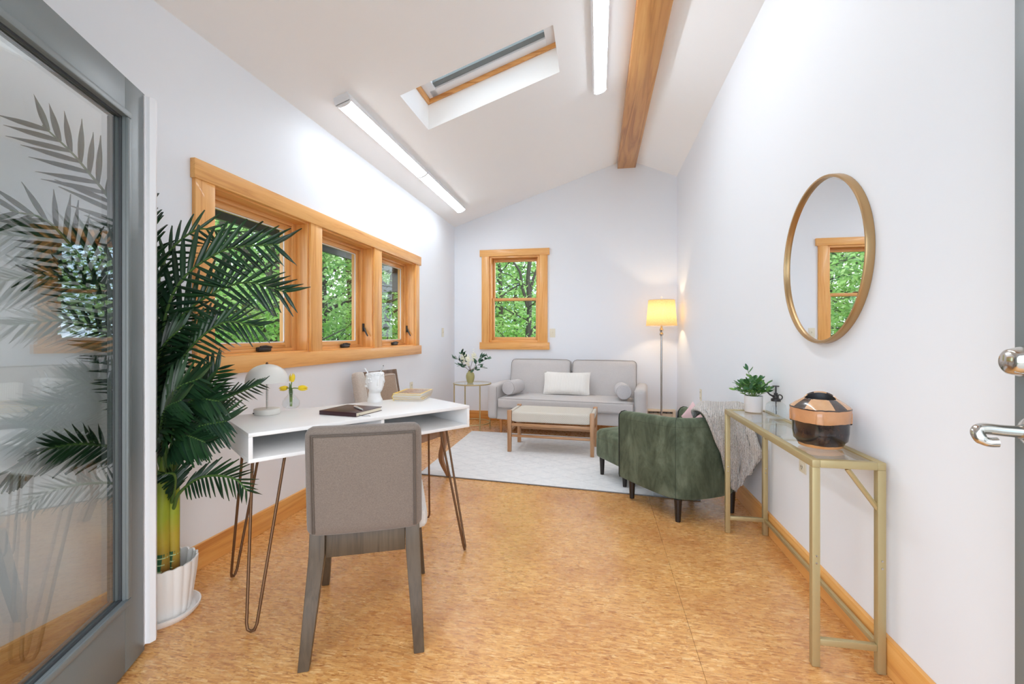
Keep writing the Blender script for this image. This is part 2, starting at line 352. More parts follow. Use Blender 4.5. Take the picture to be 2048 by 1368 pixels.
# ------------------------------------------------------------------ mesh builder
class MB:
    def __init__(s): s.v = []; s.f = []
    def add(s, vs, fs):
        o = len(s.v); s.v += [tuple(p) for p in vs]; s.f += [tuple(i + o for i in f) for f in fs]; return s
    def box(s, x0, y0, z0, x1, y1, z1):
        return s.add([(x0, y0, z0), (x1, y0, z0), (x1, y1, z0), (x0, y1, z0), (x0, y0, z1), (x1, y0, z1), (x1, y1, z1), (x0, y1, z1)],
                     [(0, 3, 2, 1), (4, 5, 6, 7), (0, 1, 5, 4), (1, 2, 6, 5), (2, 3, 7, 6), (3, 0, 4, 7)])
    def hexa(s, b, t):
        return s.add(list(b) + list(t), [(0, 3, 2, 1), (4, 5, 6, 7), (0, 1, 5, 4), (1, 2, 6, 5), (2, 3, 7, 6), (3, 0, 4, 7)])
    def prism(s, poly, off):
        n = len(poly); off = Vector(off)
        return s.add([Vector(p) for p in poly] + [Vector(p) + off for p in poly],
                     [tuple(range(n))[::-1], tuple(range(n, 2 * n))] + [(i, (i + 1) % n, n + (i + 1) % n, n + i) for i in range(n)])
    def tube(s, pts, rad, n=10, closed=False, sq=None):
        pts = [Vector(p) for p in pts]; m = len(pts)
        if not hasattr(rad, '__len__'): rad = [rad] * m
        up = Vector((0, 0, 1)); vs = []; prev = None
        for i, p in enumerate(pts):
            if closed: t = pts[(i + 1) % m] - pts[i - 1]
            else: t = pts[min(i + 1, m - 1)] - pts[max(i - 1, 0)]
            t.normalize()
            if prev is None:
                a = t.cross(up)
                if a.length < 1e-3: a = t.cross(Vector((1, 0, 0)))
            else: a = prev - t * prev.dot(t)
            a.normalize(); prev = a; b = t.cross(a)
            for k in range(n):
                an = 2 * math.pi * k / n
                vs.append(p + (a * math.cos(an) + b * math.sin(an)) * rad[i])
        fs = []
        for i in range(m if closed else m - 1):
            j = (i + 1) % m
            for k in range(n):
                k2 = (k + 1) % n; fs.append((i * n + k, i * n + k2, j * n + k2, j * n + k))
        if not closed: fs += [tuple(range(n))[::-1], tuple(range((m - 1) * n, m * n))]
        return s.add(vs, fs)
    def lathe(s, prof, n=32, c=(0, 0, 0), flute=None):
        vs = []; m = len(prof)
        for r, z in prof:
            for k in range(n):
                a = 2 * math.pi * k / n
                rr = r if flute is None else r * (1 + flute(a, z))
                vs.append((c[0] + rr * math.cos(a), c[1] + rr * math.sin(a), c[2] + z))
        fs = []
        for i in range(m - 1):
            for k in range(n):
                k2 = (k + 1) % n; fs.append((i * n + k, i * n + k2, (i + 1) * n + k2, (i + 1) * n + k))
        if prof[0][0] > 1e-5: fs.append(tuple(range(n))[::-1])
        if prof[-1][0] > 1e-5: fs.append(tuple(range((m - 1) * n, m * n)))
        return s.add(vs, fs)
    def ell(s, c, rx, ry, rz, nu=16, nv=10):
        prof = [(max(1e-6, math.sin(math.pi * i / nv)), -math.cos(math.pi * i / nv)) for i in range(nv + 1)]
        q = MB().lathe(prof, nu); return s.add([(c[0] + x * rx, c[1] + y * ry, c[2] + z * rz) for x, y, z in q.v], q.f)
    def rbox(s, c, w, d, h, r, n=8, crown=(0, 0, 0), fn=None):
        """rounded box, centre c; crown = bulge of the x, y, z faces"""
        o = len(s.v); idx = {}; hw, hd, hh = w / 2, d / 2, h / 2
        def key(i, j, k):
            if (i, j, k) in idx: return idx[(i, j, k)]
            def cc(q, half):
                t = q / n * 2 - 1
                t = math.copysign(abs(t) ** .7, t)
                return t * half
            p = Vector((cc(i, hw), cc(j, hd), cc(k, hh)))
            inn = Vector((max(-hw + r, min(hw - r, p.x)), max(-hd + r, min(hd - r, p.y)), max(-hh + r, min(hh - r, p.z))))
            dl = p - inn
            if dl.length > 1e-9: p = inn + dl.normalized() * r
            x, y, z = p.x / hw, p.y / hd, p.z / hh
            p.x += crown[0] * x * (1 - y * y) * (1 - z * z); p.y += crown[1] * y * (1 - x * x) * (1 - z * z); p.z += crown[2] * z * (1 - x * x) * (1 - y * y)
            if fn: p = Vector(fn(p))
            s.v.append((p.x + c[0], p.y + c[1], p.z + c[2])); idx[(i, j, k)] = len(s.v) - 1; return idx[(i, j, k)]
        for a in range(n):
            for b in range(n):
                s.f.append((key(a, b, 0), key(a, b + 1, 0), key(a + 1, b + 1, 0), key(a + 1, b, 0)))
                s.f.append((key(a, b, n), key(a + 1, b, n), key(a + 1, b + 1, n), key(a, b + 1, n)))
                s.f.append((key(a, 0, b), key(a + 1, 0, b), key(a + 1, 0, b + 1), key(a, 0, b + 1)))
                s.f.append((key(a, n, b), key(a, n, b + 1), key(a + 1, n, b + 1), key(a + 1, n, b)))
                s.f.append((key(0, a, b), key(0, a, b + 1), key(0, a + 1, b + 1), key(0, a + 1, b)))
                s.f.append((key(n, a, b), key(n, a + 1, b), key(n, a + 1, b + 1), key(n, a, b + 1)))
        return s
    def build(s, name, mat, parent=None, loc=None, rotz=0, bevel=0, seg=2, smooth=None, center=False):
        me = bpy.data.meshes.new(name)
        ctr = Vector((0, 0, 0))
        me.from_pydata(s.v, [], s.f)
        if bevel:
            bm = bmesh.new(); bm.from_mesh(me)
            es = [e for e in bm.edges if len(e.link_faces) == 2 and e.calc_face_angle(0) > R(28)]
            bmesh.ops.bevel(bm, geom=es, offset=bevel, segments=seg, affect='EDGES', profile=.5, clamp_overlap=True)
            bm.to_mesh(me); bm.free()
        me.update()
        if smooth is None: smooth = True
        if smooth:
            me.shade_smooth(); me.set_sharp_from_angle(angle=R(42))
        if mat is not None: me.materials.append(M[mat] if isinstance(mat, str) else mat)
        o = bpy.data.objects.new(name, me); col.objects.link(o)
        if parent is not None: o.parent = parent
        if loc is not None: o.location = loc
        if rotz: o.rotation_euler = (0, 0, rotz)
        return o

def thing(name, label, cat, loc=(0, 0, 0), rotz=0, group=None):
    o = bpy.data.objects.new(name, None); col.objects.link(o); o.location = loc; o.rotation_euler = (0, 0, rotz)
    o.empty_display_size = .1; o['label'] = label; o['category'] = cat
    if group: o['group'] = group
    return o
def tag(o, label, cat, group=None):
    o['label'] = label; o['category'] = cat
    if group: o['group'] = group
    return o
def struct(o, label=None):
    o['kind'] = 'structure'
    if label: o['label'] = label
    return o
def sempty(name, label=None, loc=(0, 0, 0), rotz=0):
    o = bpy.data.objects.new(name, None); col.objects.link(o); o.location = loc; o.rotation_euler = (0, 0, rotz); return struct(o, label)
def stuff(o): o['kind'] = 'stuff'; return o
def spline(pts, n=8):
    """Catmull-Rom through pts"""
    P = [Vector(p) for p in pts]; P = [P[0] * 2 - P[1]] + P + [P[-1] * 2 - P[-2]]; out = []
    for i in range(1, len(P) - 2):
        for k in range(n):
            t = k / n
            out.append(.5 * ((2 * P[i]) + (P[i + 1] - P[i - 1]) * t + (2 * P[i - 1] - 5 * P[i] + 4 * P[i + 1] - P[i + 2]) * t * t + (3 * P[i] - P[i - 1] - 3 * P[i + 1] + P[i + 2]) * t ** 3))
    out.append(P[-2]); return out

# ================================================================== ROOM SHELL
XL, XR, YB, YF = -1.93, 0.98, 6.0, 0.45
RX, RZ = 0.365, 3.40                                   # ridge
SLL, SLR = (RZ - 2.63) / (RX - XL), 0.42
def zc(x): return RZ - (RX - x) * SLL if x <= RX else RZ - (x - RX) * SLR
T = .16

# floor of strand-board sheets with thin joints
fl = sempty('floor', 'glossy strand-board floor of large sheets')
MB().box(XL - T, YF - T, -.12, XR + T, YB + T, -.016).build('subfloor', 'soil', fl)
xs = [XL - .01, -.865, .355, XR + .01]
for i in range(3):
    ys = [YF - T, 2.0, 4.44, YB + .01] if i % 2 else [YF - T, 3.22, 5.66, YB + .01]
    for a, b in zip(ys, ys[1:]):
        g = .0002; gl_, gr_ = (.0006 if i == 2 else g), (.0006 if i == 1 else g)      # only the joint right of the middle gapes
        MB().box(xs[i] + gl_, a + g, -.016, xs[i + 1] - gr_, b - g, 0).build('floor_sheet', 'osb', fl, bevel=.00015, seg=1)

WZ0, WZ1 = 1.035, 1.912                                # left window opening
WY = [(1.993, 2.78), (2.908, 3.68), (3.813, 4.597)]
m = MB()
m.box(XL - T, YF - T, 0, XL, YB + T, WZ0).box(XL - T, YF - T, WZ1, XL, YB + T, 2.645)
prev = YF - T
for a, b in WY:
    m.box(XL - T, prev, WZ0, XL, a, WZ1); prev = b
m.box(XL - T, prev, WZ0, XL, YB + T, WZ1)
struct(m.build('wall_left', 'wall', smooth=False), 'white wall with the row of three pine-framed windows')
struct(MB().box(XR, YF - T, 0, XR + T, YB + T, 3.25).build('wall_right', 'wall', smooth=False), 'white wall with the oval mirror')
BX0, BX1, BZ0, BZ1 = -1.438, -.752, 1.05, 2.212
m = MB().box(XL, YB, 0, XR, YB + T, BZ0).box(XL, YB, BZ0, BX0, YB + T, BZ1).box(BX1, YB, BZ0, XR, YB + T, BZ1).box(XL, YB, BZ1, XR, YB + T, 2.6)
m.prism([(XL, YB, 2.6), (XR, YB, 2.6), (XR, YB, 3.25), (RX, YB, 3.55), (XL, YB, 2.75)], (0, T, 0))
struct(m.build('wall_back', 'wall', smooth=False), 'white gabled end wall behind the sofa')
DX0, DX1 = -1.29, .93
m = MB().box(XL, YF - T, 0, DX0, YF, 2.1).box(DX1, YF - T, 0, XR, YF, 2.1).box(XL, YF - T, 2.1, XR, YF, 2.6)
m.prism([(XL, YF - T, 2.6), (XR, YF - T, 2.6), (XR, YF - T, 3.25), (RX, YF - T, 3.55), (XL, YF - T, 2.75)], (0, T, 0))
struct(m.build('wall_front', 'wall', smooth=False), 'white wall around the double door opening')

# ceiling: two slopes, the left one pierced by the skylight shaft
SKX0, SKX1, SKY0, SKY1, CT = -1.356, -.287, 2.98, 3.52, .34
def slab(m, x0, x1, y0, y1, th=CT):
    a, b = zc(x0), zc(x1)
    m.hexa([(x0, y0, a), (x1, y0, b), (x1, y1, b), (x0, y1, a)], [(x0, y0, a + th), (x1, y0, b + th), (x1, y1, b + th), (x0, y1, a + th)])
m = MB(); y0, y1 = YF - T, YB + T
slab(m, XL - T, SKX0, y0, y1); slab(m, SKX1, RX, y0, y1); slab(m, SKX0, SKX1, y0, SKY0); slab(m, SKX0, SKX1, SKY1, y1); slab(m, RX, XR + T, y0, y1)
struct(m.build('ceiling', 'ceil', smooth=False), 'white vaulted ceiling in two slopes')

# baseboards
BBH = .125
struct(MB().box(XL, YF, 0, XL + .018, YB, BBH).build('baseboard_left', 'base_y', bevel=.003), 'pine baseboard below the triple window')
struct(MB().box(XR - .018, 1.2, 0, XR, YB - .08, BBH).build('baseboard_right', 'base_y', bevel=.003), 'pine baseboard behind the console table')
struct(MB().box(XL + .018, YB - .018, 0, .12, YB, BBH).build('baseboard_back', 'base_x', bevel=.003), 'pine baseboard behind the sofa')

# ridge beam
bm_ = MB().box(.252, 2.93, 3.285, .478, YB, 3.44).build('beam_timber', 'beam', None, bevel=.006)
bm2 = MB().box(.252, YF, 3.285, .478, 2.926, 3.44).build('beam_timber', 'beam', None, bevel=.006)
rb = thing('ridge_beam', 'long honey-brown timber beam along the ceiling ridge', 'beam', (0, 0, 0)); bm_.parent = rb; bm2.parent = rb

# ------------------------------------------------------------------ left triple window: casing
tr = sempty('trim_1', 'pine casing around the three windows on the left wall')
P = .022
MB().box(XL, 1.868, WZ1 - .002, XL + P + .006, 4.73, 2.005).build('head_casing', 'pine_y', tr, bevel=.002)
MB().box(XL, 1.858, .945, XL + P + .012, 4.722, WZ0 + .002).build('apron', 'pine_y', tr, bevel=.002)
for a, b in ((1.878, 1.993), (2.78, 2.908), (3.68, 3.813), (4.597, 4.69)):
    MB().box(XL, a, WZ0, XL + P, b, WZ1).build('casing', 'pine_z', tr, bevel=.002)

def casement(i, ya, yb, latch, label):
    r = sempty('window_%d' % i, label)
    xo, xi = XL - T, XL
    # jamb boards lining the opening
    MB().box(xo, ya, WZ0, xi, ya + .012, WZ1).build('jamb', 'pine_z', r); MB().box(xo, yb - .012, WZ0, xi, yb, WZ1).build('jamb', 'pine_z', r)
    MB().box(xo, ya + .012, WZ1 - .012, xi, yb - .012, WZ1).build('jamb_head', 'pine_y', r); MB().box(xo, ya + .012, WZ0, xi, yb - .012, WZ0 + .012).build('stool', 'pine_y', r)
    xa, xb = -2.085, -2.012
    a, b, z0, z1 = ya + .012, yb - .012, WZ0 + .012, WZ1 - .012
    fw = .04
    MB().box(xa, a, z0, xb, a + fw, z1).build('window_frame', 'sash_z', r, bevel=.002); MB().box(xa, b - fw, z0, xb, b, z1).build('window_frame', 'sash_z', r, bevel=.002)
    MB().box(xa, a + fw, z1 - .022, xb, b - fw, z1).build('window_frame', 'sash_y', r, bevel=.002); MB().box(xa, a + fw, z0, xb, b - fw, z0 + .02).build('window_frame', 'sash_y', r, bevel=.002)
    a, b, z0, z1 = a + fw, b - fw, z0 + .02, z1 - .022
    xc, xd = -2.075, -2.03; sw = .045
    s = sash = MB().box(xc, a, z0, xd, a + sw, z1).build('sash', 'sash_z', r, bevel=.003)
    MB().box(xc, b - sw, z0, xd, b, z1).build('sash_stile', 'sash_z', s, bevel=.003)
    MB().box(xc, a + sw, z1 - .034, xd, b - sw, z1).build('sash_rail', 'sash_y', s, bevel=.003); MB().box(xc, a + sw, z0, xd, b - sw, z0 + .034).build('sash_rail', 'sash_y', s, bevel=.003)
    a, b, z0, z1 = a + sw, b - sw, z0 + .034, z1 - .034
    g = MB()
    g.box(xd - .013, a, z0, xd - .008, a + .006, z1).box(xd - .013, b - .006, z0, xd - .008, b, z1).box(xd - .013, a, z0, xd - .008, b, z0 + .006).box(xd - .013, a, z1 - .006, xd - .008, b, z1)
    g.build('glazing_bead', 'white_metal', r)
    MB().add([(xd - .016, a, z0), (xd - .016, b, z0), (xd - .016, b, z1), (xd - .016, a, z1)], [(0, 1, 2, 3)]).build('pane', 'pane', r, smooth=False)
    yc = (ya + yb) / 2 + .06
    k = MB().rbox((-2.0, yc, WZ0 + .028), .034, .105, .03, .01, 6).build('crank', 'black_plastic', r)
    MB().tube([(-1.99, yc - .04, WZ0 + .043), (-1.985, yc, WZ0 + .047), (-1.985, yc + .05, WZ0 + .04)], .006, 8).build('crank_handle', 'black_plastic', k)
    if latch:
        MB().tube([(-2.0, yb - .02, 1.21), (-1.985, yb - .03, 1.19), (-1.97, yb - .038, 1.165), (-1.955, yb - .04, 1.14)], [.009, .008, .007, .005], 8).build('latch', 'black_plastic', r)
        MB().box(-2.012, yb - .03, 1.18, -2.0, yb - .01, 1.25).build('latch_plate', 'black_plastic', r, bevel=.002)
casement(1, *WY[0], False, 'casement window behind the palm, nearest of the three')
casement(2, *WY[1], True, 'middle casement window of the three on the left wall')
casement(3, *WY[2], True, 'casement window nearest the far corner, third of the row')

# ------------------------------------------------------------------ back double-hung window
r = sempty('window_4', 'double-hung pine window above the sofa')
MB().box(-1.568, YB - P - .006, BZ1 - .002, -.622, YB, 2.298).build('head_casing', 'pine_x', r, bevel=.002)
MB().box(-1.568, YB - P - .012, .956, -.622, YB, BZ0 + .002).build('apron', 'pine_x', r, bevel=.002)
for a, b in ((-1.542, BX0), (BX1, -.648)): MB().box(a, YB - P, BZ0, b, YB, BZ1).build('casing', 'pine_z', r, bevel=.002)
for a, b in ((BX0, BX0 + .03), (BX1 - .03, BX1)): MB().box(a, YB, BZ0, b, YB + T, BZ1).build('jamb', 'pine_z', r, bevel=.003)
MB().box(BX0 + .03, YB, BZ1 - .022, BX1 - .03, YB + T, BZ1).build('jamb_head', 'pine_x', r); MB().box(BX0 + .03, YB, BZ0, BX1 - .03, YB + T, BZ0 + .03).build('sill', 'pine_x', r, bevel=.004)
def hung(name, y, z0, z1, top, bot):
    a, b, d = BX0 + .03, BX1 - .03, .036; sw = .03
    s = MB().box(a, y, z0, a + sw, y + d, z1).build(name, 'sash_z', r, bevel=.003)
    MB().box(b - sw, y, z0, b, y + d, z1).build('sash_stile', 'sash_z', s, bevel=.003)
    MB().box(a + sw, y, z1 - top, b - sw, y + d, z1).build('sash_rail', 'sash_x', s, bevel=.003); MB().box(a + sw, y, z0, b - sw, y + d, z0 + bot).build('sash_rail', 'sash_x', s, bevel=.003)
    q = y + d * .5
    MB().add([(a + sw, q, z0 + bot), (b - sw, q, z0 + bot), (b - sw, q, z1 - top), (a + sw, q, z1 - top)], [(0, 1, 2, 3)]).build('pane', 'pane', s, smooth=False)
    return s
hung('upper_sash', YB + .085, 1.612, BZ1 - .022, .045, .035)
hung('lower_sash', YB + .045, BZ0 + .03, 1.65, .036, .042)
MB().rbox((-1.09, YB + .06, 1.657), .07, .03, .016, .006, 4).build('sash_lock', 'bronze', r)

# ------------------------------------------------------------------ skylight at the top of its shaft
r = sempty('window_5', 'skylight window at the top of its white shaft')
def skq(x0, x1, y0, y1, o0, o1, name, mat, bev=.003):
    return MB().hexa([(x0, y0, zc(x0) + o0), (x1, y0, zc(x1) + o0), (x1, y1, zc(x1) + o0), (x0, y1, zc(x0) + o0)],
                     [(x0, y0, zc(x0) + o1), (x1, y0, zc(x1) + o1), (x1, y1, zc(x1) + o1), (x0, y1, zc(x0) + o1)]).build(name, mat, r, bevel=bev)
o0 = .20
skq(SKX0, SKX1, SKY1 - .022, SKY1, o0, o0 + .10, 'window_frame', 'sash_x'); skq(SKX0, SKX1, SKY0, SKY0 + .022, o0, o0 + .10, 'window_frame', 'sash_x')
skq(SKX0, SKX0 + .022, SKY0 + .022, SKY1 - .022, o0, o0 + .10, 'window_frame', 'sash_y'); skq(SKX1 - .022, SKX1, SKY0 + .022, SKY1 - .022, o0, o0 + .10, 'window_frame', 'sash_y')
q0, q1 = o0 + .03, o0 + .09
skq(SKX0 + .05, SKX1 - .05, SKY1 - .11, SKY1 - .022, q0, q1, 'sash_rail', 'white_metal'); skq(SKX0 + .05, SKX1 - .05, SKY0 + .022, SKY0 + .062, q0, q1, 'sash_rail', 'white_metal')
skq(SKX0 + .022, SKX0 + .1, SKY0 + .022, SKY1 - .022, q0, q1, 'sash_stile', 'white_metal'); skq(SKX1 - .1, SKX1 - .022, SKY0 + .022, SKY1 - .022, q0, q1, 'sash_stile', 'white_metal')
skq(SKX0 + .1, SKX1 - .1, SKY1 - .175, SKY1 - .116, q0 + .012, q1, 'blind_bar', 'grey_paint', .002)
zz = o0 + .085
MB().add([(SKX0 + .06, SKY0 + .04, zc(SKX0 + .06) + zz), (SKX1 - .06, SKY0 + .04, zc(SKX1 - .06) + zz), (SKX1 - .06, SKY1 - .04, zc(SKX1 - .06) + zz), (SKX0 + .06, SKY1 - .04, zc(SKX0 + .06) + zz)], [(0, 1, 2, 3)]).build('pane', 'pane', r, smooth=False)

# ------------------------------------------------------------------ the open double door
def leaf(name, label, loc, rotz, L, stile_l, stile_r, side):
    """leaf along +x from its hinge at the origin, face towards -y; side = sign of visible face"""
    d = sempty(name, label, loc, rotz); th = .045; zt, zb = 2.02, .012; top, bot = .135, .245
    def pc(nm, x0, x1, z0, z1): return MB().box(x0, -th / 2, z0, x1, th / 2, z1).build(nm, 'grey_paint', d, bevel=.002)
    pc('stile', 0, stile_l, zb, zt); pc('stile', L - stile_r, L, zb, zt); pc('rail', stile_l, L - stile_r, zt - top, zt); pc('rail', stile_l, L - stile_r, zb, zb + bot)
    x0, x1, z0, z1 = stile_l, L - stile_r, zb + bot, zt - top
    for y in (-1, 1):
        ya, yb = (th / 2 - .004, th / 2 + .009) if y > 0 else (-th / 2 - .009, -th / 2 + .004); b = .022
        for q in ((x0 - b, z0 - b, x1 + b, z0), (x0 - b, z1, x1 + b, z1 + b), (x0 - b, z0, x0, z1), (x1, z0, x1 + b, z1)):
            MB().box(q[0], ya, q[1], q[2], yb, q[3]).build('glazing_bead', 'grey_paint', d, bevel=.004)
        g = .007
        for q in ((x0, z0, x1, z0 + g), (x0, z1 - g, x1, z1), (x0, z0, x0 + g, z1), (x1 - g, z0, x1, z1)):
            MB().box(q[0], y * .010 - .003, q[1], q[2], y * .010 + .003, q[3]).build('gasket', 'bead_dark', d)
        MB().add([(x0, y * .008, z0), (x1, y * .008, z0), (x1, y * .008, z1), (x0, y * .008, z1)], [(0, 1, 2, 3)]).build('glass_pane', 'door_glass', d, smooth=False)
    return d, th
A = Vector((-1.63, 1.363, 0)); hd = Vector((-1.261, .535, 0)); L = (A - hd).length
d1, th = leaf('door_1', 'grey glazed door leaf standing open in front of the palm', hd, math.atan2(A.y - hd.y, A.x - hd.x), L, .115, .118, -1)
a_ = MB()
a_.prism([(L - .012, -.0225, .03), (L + .004, -.0225, .03), (L + .004, -.036, .03), (L + .020, -.048, .03), (L + .046, -.040, .03), (L + .05, -.02, .03), (L + .05, .03, .03), (L + .0, .03, .03), (L + .0, -.02, .03)], (0, 0, 1.985))
a_.build('astragal', 'white_metal', d1, smooth=False)['label'] = 'white vertical meeting strip on the door edge'
L2 = .675
d2, th = leaf('door_2', 'grey door leaf with lever handle open against the right wall', (.885, .462, 0), R(90), L2, .1, .1, 1)
# hardware: local x runs along the leaf, +y points into the room (world -x)
hx = L2 - .062
def ycyl(m, x, z, prof, n=24):
    q = MB().lathe(prof, n); return m.add([(x + p[0], p[2], z + p[1]) for p in q.v], q.f)
dbm = MB(); ycyl(dbm, hx, 1.097, [(.036, .022), (.036, .030), (.033, .034), (.033, .046), (.031, .054), (.025, .078), (.019, .083)]); dbm.build('deadbolt', 'steel', d2)
lv = MB(); ycyl(lv, hx, .957, [(.034, .022), (.034, .034), (.028, .044), (.016, .052), (.014, .06)]); lvo = lv.build('lever_handle', 'steel', d2)
MB().tube(spline([(hx, .05, .957), (hx + .005, .085, .958), (hx + .008, .115, .960), (hx + .006, .128, .955), (hx - .002, .128, .942), (hx - .006, .118, .936), (hx - .010, .104, .937)], 5), [.0115] * 14 + [.011] * 8 + [.0095] * 9, 14).build('lever', 'steel', lvo)

# door jambs of the opening
MB()
jb = sempty('trim_2', 'grey door frame around the opening')
MB().box(DX0 - .03, YF - T - .01, 0, DX0 + .02, YF + .012, 2.13).build('door_jamb', 'grey_paint', jb); MB().box(DX1 - .02, YF - T - .01, 0, DX1 + .03, YF + .012, 2.13).build('door_jamb', 'grey_paint', jb)
MB().box(DX0 + .02, YF - T - .01, 2.08, DX1 - .02, YF + .012, 2.13).build('door_head', 'grey_paint', jb)

# ------------------------------------------------------------------ strip lights
def strip(label, xc, segs):
    t = thing('strip_light', label, 'ceiling light', (xc, (segs[0][0] + segs[-1][1]) / 2, zc(xc)), 0, 'linear ceiling lights')
    al = math.atan(SLL); ux = Vector((math.cos(al), 0, math.sin(al))); dn = Vector((math.sin(al), 0, -math.cos(al)))
    base = Vector((xc, 0, zc(xc)))
    off = -Vector(t.location)
    def pt(u, v, y): p = base + ux * u + dn * v + off; return (p.x, y + off.y, p.z)
    for (a, b) in segs:
        hw, dp = .058, .058
        prof = [(-hw + .008, 0), (hw - .008, 0), (hw, .02), (hw, dp - .012), (hw - .01, dp), (-hw + .01, dp), (-hw, dp - .012), (-hw, .02)]
        MB().prism([pt(u, v, a) for u, v in prof], (0, b - a, 0)).build('housing', 'white_metal', t, smooth=False)
        m = MB(); n = 8; vs = []
        for k in range(n + 1):
            an = math.pi * k / n; u, v = -math.cos(an) * (hw - .008), dp - .002 + math.sin(an) * .016
            vs += [pt(u, v, a + .014), pt(u, v, b - .014)]
        m.add(vs, [(2 * k, 2 * k + 1, 2 * k + 3, 2 * k + 2) for k in range(n)])
        m.add([vs[2 * k] for k in range(n + 1)], [tuple(range(n + 1))]); m.add([vs[2 * k + 1] for k in range(n + 1)], [tuple(range(n + 1))[::-1]])
        m.build('diffuser', 'strip', t)
        for y in (a, b - .014):
            vs = [pt(-math.cos(math.pi * k / n) * (hw - .002), dp - .004 + math.sin(math.pi * k / n) * .022, y) for k in range(n + 1)]
            MB().prism(vs, (0, .014, 0)).build('end_cap', 'white_metal', t, smooth=False)
    return t
strip('lit white strip light in two lengths above the triple window', -1.655, [(2.72, 4.09), (4.09, 5.36)])
strip('lit white strip light beside the ridge beam', .005, [(1.30, 2.62), (2.62, 3.96)])

# ================================================================== OUTSIDE
g = MB().box(-60, -14, -1.3, 40, 60, -1.0).build('ground', 'ground', smooth=False); struct(g, 'green forest floor outside')
struct(MB().box(-3.2, -4, -.14, 3.2, YF - T, -.02).build('porch_floor', 'deck', smooth=False), 'pale porch floor outside the door')
ev = thing('roof_eave', 'dark timber roof overhang outside the left windows', 'eave', (-2.5, 3.3, 2.4))
def evq(x0, x1, y0, y1, o0, o1, nm):
    MB().hexa([(x0, y0, zc(x0) + o0), (x1, y0, zc(x1) + o0), (x1, y1, zc(x1) + o0), (x0, y1, zc(x0) + o0)],
              [(x0, y0, zc(x0) + o1), (x1, y0, zc(x1) + o1), (x1, y1, zc(x1) + o1), (x0, y1, zc(x0) + o1)]).build(nm, 'dark_soffit', ev, loc=(2.5, -3.3, -2.4))
evq(-2.95, XL - T, .1, 6.6, .14, .30, 'soffit')
MB().box(-2.99, .1, 2.07, -2.95, 6.6, 2.55).build('fascia', 'dark_soffit', ev, loc=(2.5, -3.3, -2.4))
for y in (.6, 1.4, 2.2, 3.0, 3.8, 4.6, 5.4, 6.2): evq(-2.95, XL - T, y, y + .05, .0, .14, 'rafter')
MB().box(-3.25, 6.3, 1.79, -2.2, 6.4, 1.90).build('bracket_beam', 'dark_soffit', ev, loc=(2.5, -3.3, -2.4))
MB().box(-2.99, 6.3, 1.90, -2.9, 6.4, 2.2).build('bracket_post', 'dark_soffit', ev, loc=(2.5, -3.3, -2.4))

def leaves(centres, n, rad, size, seed, flat=.6, zr=.7, keep=None):
    rng = np.random.default_rng(seed); cen = np.array(centres)[rng.integers(0, len(centres), n)]
    off = rng.normal(0, 1, (n, 3)) * np.array([rad, rad, rad * zr]); p = cen + off
    nrm = rng.normal(0, 1, (n, 3)); nrm[:, 2] = np.abs(nrm[:, 2]) + flat; nrm /= np.linalg.norm(nrm, axis=1)[:, None]
    d = rng.normal(0, 1, (n, 3)); d -= nrm * (d * nrm).sum(1)[:, None]; d /= np.linalg.norm(d, axis=1)[:, None]; e = np.cross(nrm, d)
    s = (size * rng.uniform(.6, 1.3, n))[:, None]
    if keep is not None:
        k_ = keep(p); p, d, e, s = p[k_], d[k_], e[k_], s[k_]; n = len(p)
    v = np.stack([p - d * s, p + e * s * .5, p + d * s, p - e * s * .5], 1).reshape(-1, 3)
    me = bpy.data.meshes.new('foliage'); me.vertices.add(4 * n); me.vertices.foreach_set('co', v.ravel())
    me.loops.add(4 * n); me.loops.foreach_set('vertex_index', np.arange(4 * n)); me.polygons.add(n)
    me.polygons.foreach_set('loop_start', np.arange(0, 4 * n, 4)); me.update(calc_edges=True); me.validate()
    return me
